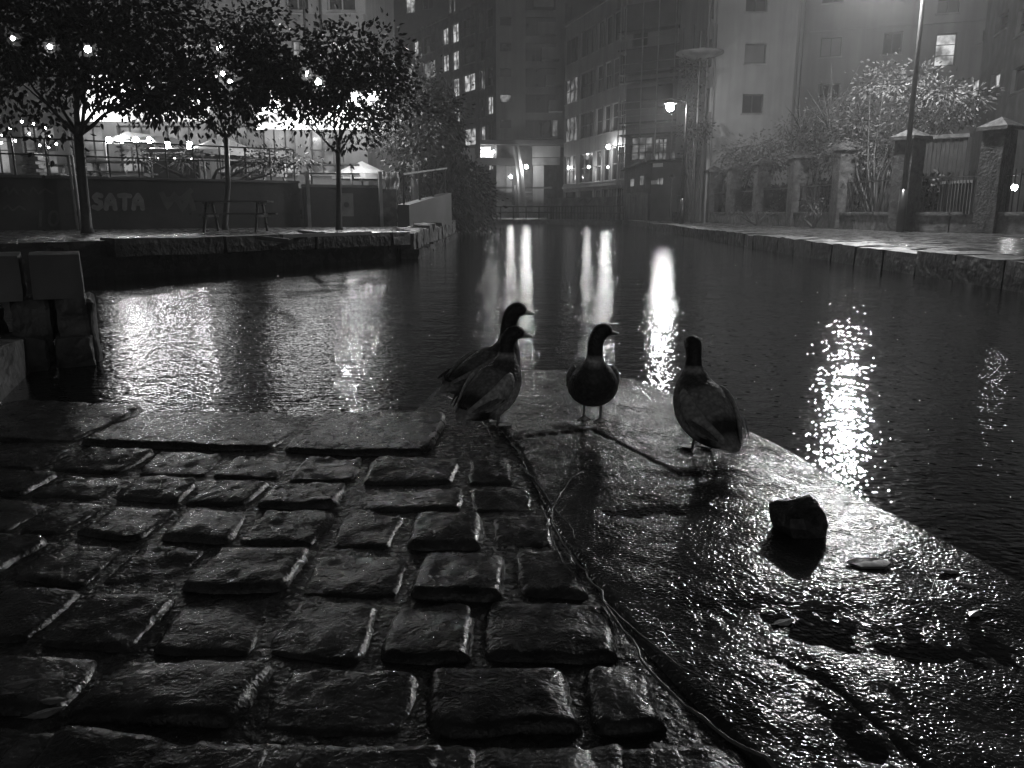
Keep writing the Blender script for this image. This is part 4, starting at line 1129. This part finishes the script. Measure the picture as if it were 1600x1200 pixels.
def tree(name, label, base, fork, r, crown_r, crown_c, nleaf, size, seed, limbs=5, m='leaf', bark='bark', shape=LEAF_A, depth=3, limb_len=1.1, cat='tree', group=None, squash=.8, clumps=46, cr=.42):
    rng = random.Random(seed)
    t = thing(name, label, cat, base, group)
    b = MB(); base = Vector(base); fork = Vector(fork)
    mid_ = base.lerp(fork, .5) + Vector((rng.uniform(-.05, .05), rng.uniform(-.05, .05), 0))
    b.tube([base - Vector((0, 0, .05)), base + Vector((0, 0, .12)), mid_, fork], [r * 1.6, r * 1.15, r, r * .95], 10)
    b.build('trunk', bark, t, True)
    tips = []; lb_ = MB()
    for k in range(limbs):
        a = 2 * math.pi * (k + rng.random() * .6) / limbs
        d = Vector((math.cos(a) * .75, math.sin(a) * .75, rng.uniform(.5, 1.1)))
        grow(lb_, fork - Vector((0, 0, .1 * rng.random())), d, limb_len * rng.uniform(.8, 1.15), r * .5, depth, rng, tips)
    grow(lb_, fork, Vector((0, 0, 1)), limb_len * 1.1, r * .7, depth, rng, tips)
    lb_.build('limbs', bark, t, True)
    # leaves gather in clumps along the outer twigs
    cc = Vector(crown_c); pts = []; dirs = []
    cl = []
    for (q, dd) in rng.sample(tips, min(len(tips), clumps)): cl.append(q)
    while len(cl) < clumps * 2:
        v = Vector((rng.gauss(0, 1), rng.gauss(0, 1), rng.gauss(0, 1))).normalized() * (rng.random() ** .45)
        cl.append(cc + Vector((v.x * crown_r[0], v.y * crown_r[1], v.z * crown_r[2])))
    for i in range(nleaf):
        c_ = rng.choice(cl); v = Vector((rng.gauss(0, 1), rng.gauss(0, 1), rng.gauss(0, squash)))
        q_ = c_ + v * cr * .6
        if any(abs(q_.x - o_.x) < .16 and abs(q_.z - o_.z) < .16 and abs(q_.y - o_.y) < .25 for o_ in open_at): continue
        pts.append(q_); dirs.append((v + Vector((0, 0, -.5)) + (c_ - cc) * .3))
    leaf_mesh(pts, dirs, size, shape, rng).build('crown', m, t)
    return t
open_at = []
for x_, y_ in BULBS:
    for Y_ in (14.4, 14.8, 15.2, 15.6, 16, 16.4, 16.8, 17.2, 17.6, 18, 18.4, 18.8, 19.2): open_at.append(at(x_, y_, Y_))
tb1, tb2, tb3 = ground(137, 364, BZ), ground(352, 359, BZ), ground(530, 359, BZ)
tree('plane_tree', 'leaning first tree on the quay beside the frame edge, crown full of bulbs', tb1, at(122, 208, tb1.y - .2), .085, (2.3, 1.4, 1.5), at(95, 85, tb1.y), 10500, .125, 11, limb_len=.95, depth=4, clumps=80)
tree('plane_tree', 'second tree on the quay behind the picnic table', tb2, at(353, 212, tb2.y), .06, (1.9, 1.3, 1.5), at(340, 95, tb2.y), 9500, .125, 23, limb_len=.9, depth=4, clumps=80)
tree('plane_tree', 'third tree on the quay in front of the hoarding', tb3, at(528, 238, tb3.y), .062, (1.5, 1.2, 1.35), at(535, 130, tb3.y), 7500, .12, 37, limb_len=.78, depth=4, clumps=70)
tb4 = Vector((at(650, 331, 24).x, 24, BZ))
tree('broadleaf_tree', 'dark unlit broadleaf tree above the ramp wall', tb4, tb4 + Vector((0, 0, 2.0)), .12, (1.1, .9, 1.6), at(648, 195, 24), 6000, .13, 41, m='leaf_dark', limb_len=.6, depth=4, clumps=70)
# conifer with drooping sprays
rng = random.Random(5); cb = Vector((at(704, 331, 33).x, 33, BZ))
cf = thing('conifer_tree', 'tall dark weeping conifer at the bend of the canal', 'tree', cb)
ctop = at(690, 135, 33).z
MB().tube([cb, (cb.x, cb.y, (cb.z + ctop) / 2), (cb.x - .3, cb.y, ctop)], [.16, .1, .02], 8).build('trunk', 'bark', cf, True)
pts = []; dirs = []; br = MB()
for i in range(190):
    f = rng.random() ** .8; z = BZ + .2 + (ctop - BZ) * f; a = rng.uniform(0, 2 * math.pi); L = (1.9 * (1 - f) + .25) * rng.uniform(.6, 1.1)
    o = Vector((cb.x - .3 * f, cb.y, z)); e = o + Vector((math.cos(a) * L, math.sin(a) * L, -.35 * L - .1))
    br.tube([o, o.lerp(e, .5) + Vector((0, 0, .1)), e], [.025, .015, .006], 4, False)
    for k in range(95):
        t_ = rng.random() ** .7; q = o.lerp(e, t_) + Vector((rng.gauss(0, .12), rng.gauss(0, .12), rng.gauss(0, .10) - .1)); pts.append(q)
        dirs.append(Vector((rng.gauss(0, .4), rng.gauss(0, .4), -1)) + (e - o) * .4)
br.build('limbs', 'bark', cf)
leaf_mesh(pts, dirs, .17, LEAF_B, rng).build('crown', 'leaf_dark', cf)
# shrubs over the towpath wall
def shrub(label, base, clumps, nleaf, size, seed, m='leaf_shrub', name='leafy_shrub', cr=.55, bare=()):
    rng = random.Random(seed); t = thing(name, label, 'shrub', base); b = MB(); base = Vector(base)
    for c_ in clumps:
        c_ = Vector(c_); k = base.lerp(c_, .45) + Vector((rng.gauss(0, .2), rng.gauss(0, .2), rng.uniform(-.1, .2)))
        b.tube([base, base.lerp(k, .6), k, c_], [.07, .055, .035, .01], 6, False)
    for (p0, p1) in bare:
        for k in range(7):
            e = Vector(p1) + Vector((rng.gauss(0, .4), rng.gauss(0, .3), rng.gauss(0, .35))); b.tube([p0, Vector(p0).lerp(e, .5) + Vector((0, 0, .08)), e], [.03, .018, .005], 5, False)
    b.build('stems', 'bark', t, True)
    pts = []; dirs = []
    for i in range(nleaf):
        c_ = Vector(rng.choice(clumps)); v = Vector((rng.gauss(0, 1), rng.gauss(0, 1), rng.gauss(0, .75)))
        pts.append(c_ + v * cr * .55); dirs.append(v + Vector((0, 0, -.55)))
    leaf_mesh(pts, dirs, size, LEAF_B, rng).build('crown', m, t)
    return t
rng = random.Random(3)
def clump_px(lst, Y, dy=1.0): return [at(x, y, Y + rng.uniform(-dy, dy)) for x, y in lst]
def clump_wall(lst, back, dy=.8): return [at(x, y, wall_at(x)[0].y + back + rng.uniform(-dy, dy)) for x, y in lst]
s1 = clump_wall([(1330, 250), (1350, 255), (1385, 250), (1300, 250), (1385, 115), (1400, 140), (1360, 135), (1440, 120), (1455, 145), (1480, 150), (1500, 160), (1420, 165), (1380, 170), (1340, 160), (1310, 160), (1350, 195), (1400, 195), (1440, 190), (1470, 190), (1500, 180), (1395, 225), (1360, 225), (1430, 215), (1520, 155), (1330, 185)], 2.2)
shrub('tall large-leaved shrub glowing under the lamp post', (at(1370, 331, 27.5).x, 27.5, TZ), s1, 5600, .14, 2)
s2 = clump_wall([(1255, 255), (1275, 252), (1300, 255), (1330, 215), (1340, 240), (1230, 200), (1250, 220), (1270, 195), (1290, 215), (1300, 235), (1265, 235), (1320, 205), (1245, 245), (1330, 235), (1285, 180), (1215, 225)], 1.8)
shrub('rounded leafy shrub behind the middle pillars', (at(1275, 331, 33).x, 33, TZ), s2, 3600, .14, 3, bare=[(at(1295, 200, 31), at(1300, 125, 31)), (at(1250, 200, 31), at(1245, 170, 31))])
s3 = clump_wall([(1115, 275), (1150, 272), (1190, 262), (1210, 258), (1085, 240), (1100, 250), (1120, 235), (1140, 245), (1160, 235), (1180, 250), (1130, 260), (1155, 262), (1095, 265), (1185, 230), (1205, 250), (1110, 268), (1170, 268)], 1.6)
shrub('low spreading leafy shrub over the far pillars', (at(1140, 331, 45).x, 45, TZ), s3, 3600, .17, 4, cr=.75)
s4 = clump_px([(1262, 318), (1275, 315), (1270, 325), (1285, 326)], 30.2, .3)
shrub('small bush growing on the wall coping between two pillars', (at(1272, 331, 30.2).x, 30.2, TZ), s4, 140, .13, 6, cr=.22)
s5 = clump_px([(1160, 328), (1180, 330), (1200, 328), (1220, 331), (1150, 332)], 36.0, .3)
shrub('straggling weeds on the wall foot below the middle pillars', (at(1185, 331, 36).x, 36, TZ), s5, 220, .11, 8, cr=.3, name='weed_patch')
s6 = clump_px([(1072, 110), (1082, 130), (1080, 160), (1090, 190), (1075, 205), (1100, 200), (1090, 215), (1084, 100)], 44.6, .3)
shrub('dark ivy climbing the mast above the far wall', (at(1084, 331, 44.6).x, 44.6, TZ), s6, 800, .2, 9, 'leaf_dark', 'climbing_ivy', .5)
s7 = clump_px([(660, 330), (680, 322), (700, 318), (690, 338), (755, 310), (748, 285), (735, 270), (745, 300), (735, 320), (752, 325), (740, 335), (725, 340), (715, 330)], 36, .6)
shrub('dark bush overhanging the water at the canal bend', (at(728, 331, 36).x, 36, BZ - .1), s7, 2600, .2, 10, 'leaf_dark', 'dark_bush', .55)
hedge_t = thing('added_dark_hedge', 'added dark hedge standing in for the shade behind the railings', 'hedge', wl[1] + Vector((1.2, 0, 0)))  # added to stand in for the darkness behind the railings
rngh = random.Random(77); hp = []; hd = []
for i in range(5200):
    f = rngh.random() ** 1.3; q = pos[8][0].lerp(pos[2][0], f); q = q + Vector((.75 + rngh.random() * .9, .3, 0)); q.z = TZ + rngh.random() ** .8 * (1.75 + .35 * noise.noise(Vector((q.y * .6, 0, 3))))
    hp.append(q); hd.append(Vector((rngh.gauss(0, 1), rngh.gauss(0, 1), rngh.gauss(0, 1))))
leaf_mesh(hp, hd, .24, LEAF_A, rngh).build('foliage', 'leaf_dark', hedge_t)
s8 = clump_px([(215, 240), (285, 250), (300, 248), (390, 245), (420, 252), (440, 246), (470, 252)], 22, .6)
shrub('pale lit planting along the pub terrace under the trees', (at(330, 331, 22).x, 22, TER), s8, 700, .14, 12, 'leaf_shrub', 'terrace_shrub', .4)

# ------------------------------------------------------------------ ducks
def duck(label, px, py, heading, turn=0.0, tilt=14, scale=.9, neck=1.0, seed=1, curl=True, flank=.30, breast=.045, wing=.34, back=.12):
    g = ground(px, py, LAND)
    foot = Vector((g.x, g.y, LAND + .004))
    t = thing('mallard_duck', label, 'duck', foot, 'ducks standing on the landing')
    t.rotation_euler = (0, 0, heading)
    path = [  # x, z, half width, half height, shade, top shade
        (-.285, .172, .010, .003, .42, .42), (-.255, .172, .034, .008, .42, .40), (-.225, .168, .050, .018, .30, .28), (-.195, .163, .060, .034, .02, .02), (-.155, .156, .072, .050, .02, .03),
        (-.10, .150, .086, .066, flank, .12), (-.045, .146, .094, .076, flank, .12), (.015, .146, .096, .080, flank, .12), (.065, .152, .090, .080, flank * .8, .10),
        (.105, .164, .079, .075, breast, breast), (.137, .186, .062, .063, breast, breast), (.154, .214, .046, .050, breast, breast),
        (.160, .243, .034, .039, .55, .55), (.161, .262, .030, .034, .02, .02), (.161, .29, .0275, .031, .02, .02), (.165, .318, .028, .031, .018, .018),
        (.176, .342, .031, .034, .018, .018), (.193, .358, .0325, .0345, .018, .018), (.211, .360, .029, .030, .018, .018), (.226, .353, .022, .022, .018, .018), (.235, .348, .012, .012, .018, .018)]
    path = [((.05 + (q[0] - .05) * .8) if i <= 8 else q[0], q[1], q[2] * (1.17 if 2 < i < 11 else 1.06), q[3] * (1.2 if 2 < i < 11 else 1.06), q[4], q[5]) for i, q in enumerate(path)]
    path = [q[:5] + (back,) if 5 <= i <= 8 else q for i, q in enumerate(path)]
    # tilt the body, keep the neck upright
    ct, st = math.cos(R(tilt)), math.sin(R(tilt)); P = []
    nb = 11
    def rot(x, z): x -= .0; z -= .13; return (x * ct - z * st, .13 + x * st + z * ct)
    bx, bz = rot(path[nb][0], path[nb][1]); ox, oz = bx - path[nb][0], bz - path[nb][1]
    for i, q in enumerate(path):
        if i <= nb: x, z = rot(q[0], q[1])
        else: x, z = q[0] + ox, path[nb][1] + (q[1] - path[nb][1]) * neck + oz
        P.append((x, z))
    ax = path[14][0] + ox                         # neck axis about which the head turns
    n = 22; vs = []; shade = []
    C = []; YAW = []
    for i, (x, z) in enumerate(P):
        f = 0 if i <= 11 else min(1, (i - 11) / 5)
        yaw = turn * f * f * (3 - 2 * f)
        C.append(Vector((ax + (x - ax) * math.cos(yaw), (x - ax) * math.sin(yaw), z))); YAW.append(yaw)
    for i, q in enumerate(path):
        T = (C[min(i + 1, len(C) - 1)] - C[max(i - 1, 0)]).normalized()
        S = Vector((-math.sin(YAW[i]), math.cos(YAW[i]), 0)); S = (S - T * S.dot(T)).normalized(); U = T.cross(S)
        for k in range(n):
            a = 2 * math.pi * k / n
            up = -math.sin(a)
            hh = q[3] * (1.0 if up > 0 else 1.06)
            vs.append(C[i] + S * math.cos(a) * q[2] - U * math.sin(a) * hh * (-1))
            hgt_ = U.z * math.sin(a) / max(.05, abs(U.z)); f_ = min(1, max(0, (hgt_ + .1) / .7)); s_ = q[4] + (q[5] - q[4]) * f_
            shade.append(s_)
    fs = [(i * n + k, i * n + (k + 1) % n, (i + 1) * n + (k + 1) % n, (i + 1) * n + k) for i in range(len(P) - 1) for k in range(n)]
    fs += [tuple(range(n - 1, -1, -1)), tuple(range((len(P) - 1) * n, len(P) * n))]
    vs = [v * scale for v in vs]
    def put(b, name, m, smooth=True, sub=0, parent=None):
        me = bpy.data.meshes.new(name); me.from_pydata([tuple(v) for v in b.v], [], b.f); me.materials.append(M[m])
        if smooth: me.polygons.foreach_set('use_smooth', [True] * len(me.polygons))
        me.update(); o = bpy.data.objects.new(name, me); col.objects.link(o); o.parent = parent or t
        if sub:
            s = o.modifiers.new('sub', 'SUBSURF'); s.levels = sub; s.render_levels = sub
        ORG[o.name] = ORG[t.name]; return o
    b = MB().add(vs, fs); body = put(b, 'body', 'plumage', True, 1)
    ca = body.data.color_attributes.new('plumage', 'FLOAT_COLOR', 'POINT')
    for i, s_ in enumerate(shade): ca.data[i].color = (s_, s_, s_, 1)
    def colour(o, s0, s1=None, axis=None):
        c_ = o.data.color_attributes.new('plumage', 'FLOAT_COLOR', 'POINT')
        xs = [v.co.x for v in o.data.vertices]; lo, hi = min(xs), max(xs)
        for i, v in enumerate(o.data.vertices):
            f = (v.co.x - lo) / (hi - lo + 1e-6); s_ = s0 + ((s1 if s1 is not None else s0) - s0) * f; c_.data[i].color = (s_, s_, s_, 1)
    for sd_ in (-1, 1):
        wp = [(.05 + (x_ - .05) * .8, y_ * 1.15, z_ + .006, th_, hh_ * 1.15) for x_, y_, z_, th_, hh_ in [(.095, .066, .172, .012, .020), (.06, .082, .178, .016, .040), (.0, .090, .180, .017, .050), (-.07, .085, .178, .015, .046), (-.13, .070, .178, .012, .036), (-.19, .048, .182, .008, .022), (-.245, .026, .188, .004, .008)]]
        vv = []; m_ = 12
        for (x, y, z, th, hh) in wp:
            X, Z = rot(x, z)
            for k in range(m_):
                a = 2 * math.pi * k / m_
                vv.append(Vector((X + .2 * hh * math.sin(a) * st, sd_ * (y + th * math.cos(a) - .28 * hh * max(0, math.sin(a))), Z + hh * math.sin(a))) * scale)
        ff = [(i * m_ + k, i * m_ + (k + 1) % m_, (i + 1) * m_ + (k + 1) % m_, (i + 1) * m_ + k) for i in range(len(wp) - 1) for k in range(m_)]
        ff += [tuple(range(m_ - 1, -1, -1)), tuple(range((len(wp) - 1) * m_, len(wp) * m_))]
        wo = put(MB().add(vv, ff), 'wing', 'plumage', True, 1); colour(wo, wing * .7, wing)
        # flight feathers lying along the wing
        for k in range(4):
            z_ = .150 + .014 * k; vv2 = []
            for f, wdt in ((0, .004), (.3, .009), (.7, .009), (1, .002)):
                x = -.02 - .05 * k * .3 - f * .115; y = .106 - .05 * f + .004; X, Z = rot(x, z_ + .01 * f)
                vv2 += [Vector((X, sd_ * (y + .004), Z + wdt)) * scale, Vector((X, sd_ * (y + .007), Z - wdt)) * scale]
            fo = put(MB().add(vv2, [(0, 1, 3, 2), (2, 3, 5, 4), (4, 5, 7, 6)]), 'feather', 'plumage', True, 0, wo); colour(fo, (.32, .07, .22, .12)[k])
        # leg and webbed foot
        hx, hz = rot(-.005, .085); y_ = sd_ * .036; fx = .02 + .012 * sd_
        lg = put(MB().tube([Vector((hx, y_, hz)) * scale, Vector((hx - .012, y_, hz * .5)) * scale, Vector((fx - .012, y_, .008)) * scale], [.010 * scale, .0055 * scale, .005 * scale], 8), 'leg', 'leg')
        toes = [Vector((fx - .016, y_, .004)), Vector((fx + .045, y_ - .032, .002)), Vector((fx + .036, y_ - .015, .002)), Vector((fx + .058, y_, .002)), Vector((fx + .036, y_ + .015, .002)), Vector((fx + .045, y_ + .032, .002))]
        vv = [q * scale for q in toes] + [(q + Vector((0, 0, .006 if i == 0 else .004))) * scale for i, q in enumerate(toes)]
        ff = [(6, 7, 8, 9), (6, 9, 10, 11), (0, 3, 2, 1), (0, 5, 4, 3)] + [(i, (i + 1) % 6, 6 + (i + 1) % 6, 6 + i) for i in range(6)]
        put(MB().add(vv, ff), 'foot', 'leg', False, 0, lg)
    # bill
    yw = turn; hc = C[-1]; d = Vector((math.cos(yw), math.sin(yw), -.16)).normalized(); S = Vector((-math.sin(yw), math.cos(yw), 0)); U = d.cross(S) * -1
    vv = []; m_ = 10
    for f, w_, h_ in ((-.012, .016, .017), (.0, .0135, .014), (.012, .013, .010), (.024, .0145, .0075), (.034, .015, .006), (.040, .010, .004)):
        for k in range(m_):
            a = 2 * math.pi * k / m_; vv.append((hc + d * f + S * math.cos(a) * w_ + U * math.sin(a) * h_) * scale)
    ff = [(i * m_ + k, i * m_ + (k + 1) % m_, (i + 1) * m_ + (k + 1) % m_, (i + 1) * m_ + k) for i in range(5) for k in range(m_)] + [tuple(range(m_ - 1, -1, -1)), tuple(range(5 * m_, 6 * m_))]
    put(MB().add(vv, ff), 'bill', 'beak', True, 1)
    he = C[18]
    for sd_ in (-1, 1): put(MB().ball((he + S * sd_ * .0265 + Vector((0, 0, .006))) * scale, .0055 * scale, 8, 6), 'eye', 'eye')
    if curl:
        X, Z = rot(-.165, .185)
        for k in range(2):
            pts = [Vector((X + .02, .008 * (k * 2 - 1), Z)), Vector((X - .012, .01 * (k * 2 - 1), Z + .018)), Vector((X - .02, .012 * (k * 2 - 1), Z + .038)), Vector((X - .004, .012 * (k * 2 - 1), Z + .048))]
            co = put(MB().tube([q * scale for q in pts], [.006 * scale, .005 * scale, .004 * scale, .002 * scale], 6), 'tail_curl', 'plumage'); colour(co, .03)
    return t
duck('drake behind its mate, head highest of the overlapping pair, tail curl showing', 757, 640, R(36), R(-36), 18, .95, 1.08, 1, True, .6, .06, .5, .22)
duck('drake in front of the overlapping pair, pale flank turned towards the viewer', 768, 668, R(50), R(-46), 28, .86, .82, 2, True, .8, .10, .62, .24)
duck('dark-breasted duck facing the viewer with its head turned aside, third from the pair', 925, 655, R(-93), R(118), 20, .88, .98, 3, False, .14, .07, .2)
duck('duck nearest the slab edge, seen from behind with one pale wing', 1098, 706, R(110), R(-22), 32, .87, .78, 4, False, .55, .10, .5, .38)

# ------------------------------------------------------------------ small things on the landing
rk = ground(1246, 830, LAND)
rt = thing('rock', 'dark jagged rock standing on the wet slab', 'rock', rk)
b = MB().ball((rk.x, rk.y, LAND + .03), 1.0, 16, 10)
nv = []
for q in b.v:
    d = Vector(q) - Vector((rk.x, rk.y, LAND + .03))
    c3 = Vector([math.copysign(abs(x_) ** .65, x_) for x_ in d])
    c3 *= 1 + .38 * noise.noise(d * 1.5 + Vector((2, 7, 1))) + .16 * noise.noise(d * 4.5)
    nv.append((rk.x + c3.x * .060 - .012 * c3.z, rk.y + c3.y * .048, LAND + .028 + c3.z * (.050 + .010 * c3.x)))
b.v = nv; fs = b.f; vs = b.v; b = MB()
b.add(vs, fs).build('stone', 'rock', rt)
def zon(X, Y): return slab_z(X, Y)
def shard(name, label, px, py, L, W, rz, m, cat, h=.012, group=None, curl=0.0, z=None, shape=None):
    g = ground(px, py, LAND); z0 = max(zon(g.x, g.y), LAND - .004) if z is None else z
    t = thing(name, label, cat, (g.x, g.y, z0), group)
    shape = shape or [(-.5, 0), (-.2, .45), (.25, .5), (.5, .1), (.3, -.4), (-.25, -.5)]
    n_ = len(shape); m_ = Matrix.Rotation(rz, 3, 'Z'); vs = []
    for zz in (0.002, h):
        for (x, y) in shape:
            q = m_ @ Vector((x * L, y * W, 0)); vs.append((g.x + q.x, g.y + q.y, z0 + zz + curl * (x * x + y * y) * L))
    MB().add(vs, [tuple(range(n_ - 1, -1, -1)), tuple(range(n_, 2 * n_))] + [(i, (i + 1) % n_, n_ + (i + 1) % n_, n_ + i) for i in range(n_)]).build('chip' if cat != 'leaf' else 'blade', m, t)
shard('stone_chip', 'flat pale stone chip on the slab below the rock', 1357, 887, .10, .05, R(-5), 'stone', 'stone chip', .007)
LF = [(-.75, -.02), (-.5, .03), (-.3, .2), (0, .27), (.25, .17), (.55, 0), (.25, -.15), (0, -.24), (-.3, -.17), (-.5, -.02)]
for lab, x, y, L, rz, onset in (('fallen leaf lying highest on the left edge setts', 36, 1082, .055, 20, True), ('fallen leaf in the joint at the lower left, under two others', 74, 1128, .055, 30, True),
                         ('narrow fallen leaf between two others at the lower left', 86, 1108, .045, 5, True), ('fallen leaf near the slab edge, left of the puddled corner', 1482, 898, .05, -15, False),
                         ('fallen leaf beside the slab edge at the dark puddle', 1510, 920, .05, 160, False), ('pale fallen leaf in the puddle below the rock', 1225, 972, .05, 25, False), ('fallen leaf at the right frame edge of the slab', 1522, 962, .04, 40, False)):
    shard('fallen_leaf', lab, x, y, L, L, R(rz), 'leaf_fallen', 'leaf', .002, 'fallen leaves', .25, LAND + .012 if onset else None, LF)
def twig(label, pts, r, lift=.006, n=7):
    P = []
    for i in range(len(pts) - 1):
        for f in (0, .33, .67): P.append((pts[i][0] * (1 - f) + pts[i + 1][0] * f, pts[i][1] * (1 - f) + pts[i + 1][1] * f))
    P.append(pts[-1]); Q = []
    for i, (x, y) in enumerate(P):
        g = ground(x, y, LAND + .006); d = noise.noise(Vector((x * .05, y * .05, 1))) * .010 + noise.noise(Vector((x * .2, y * .2, 4))) * .004
        Q.append(Vector((g.x + d, g.y, max(slab_z(g.x, g.y), LAND - .002) + lift + abs(d))))
    t = thing('twig', label, 'twig', Q[0])
    m_ = len(Q); MB().tube(Q, [r * .75 * (1 - .6 * i / m_) * (1 + .35 * noise.noise(Vector((i * .9, r * 900, 2)))) for i in range(m_)], n).build('stem', 'twig', t, True)
twig('long wet twig curving along the seam between setts and slab', [(912, 738), (890, 757), (872, 776), (863, 797), (866, 820), (880, 850), (905, 885), (930, 918), (950, 950), (985, 1002), (1015, 1050), (1075, 1110), (1140, 1160), (1215, 1210)][::-1], .0045)
twig('forked twig below the ducks at the top of the seam', [(812, 728), (832, 752), (852, 772), (862, 790)], .004)
twig('thin twig branching right from the long twig', [(868, 798), (886, 820), (893, 838), (908, 848)], .003)
twig('short thin twig lying over the long twig', [(882, 850), (903, 858), (918, 870)], .003)
twig('twig on the settward side of the seam', [(845, 795), (858, 830), (880, 880), (904, 906)], .003)
twig('lower twig parallel to the long twig', [(935, 930), (960, 958), (1000, 990), (1060, 1040), (1120, 1075), (1190, 1100)], .003)
twig('small curved twig ringing the round puddle', [(1448, 895), (1458, 912), (1456, 930), (1440, 945), (1415, 952)], .003)
twig('small twig at the duck feet on the tip slab', [(700, 622), (735, 640), (762, 672), (770, 690)], .005)

# ------------------------------------------------------------------ rain haze over the whole place
hz = MB().box((0, 63, 24), 200, 160, 52)
hm = bpy.data.materials.new('rain_haze'); hm.use_nodes = True
nt = hm.node_tree; nt.nodes.clear()
o = nt.nodes.new('ShaderNodeOutputMaterial'); pv_ = nt.nodes.new('ShaderNodeVolumePrincipled')
pv_.inputs['Color'].default_value = (.9, .9, .9, 1); pv_.inputs['Density'].default_value = .0031; pv_.inputs['Anisotropy'].default_value = .3
nt.links.new(pv_.outputs[0], o.inputs['Volume'])
tag(hz.build('haze', hm), 'thin rain haze filling the air', kind='stuff')
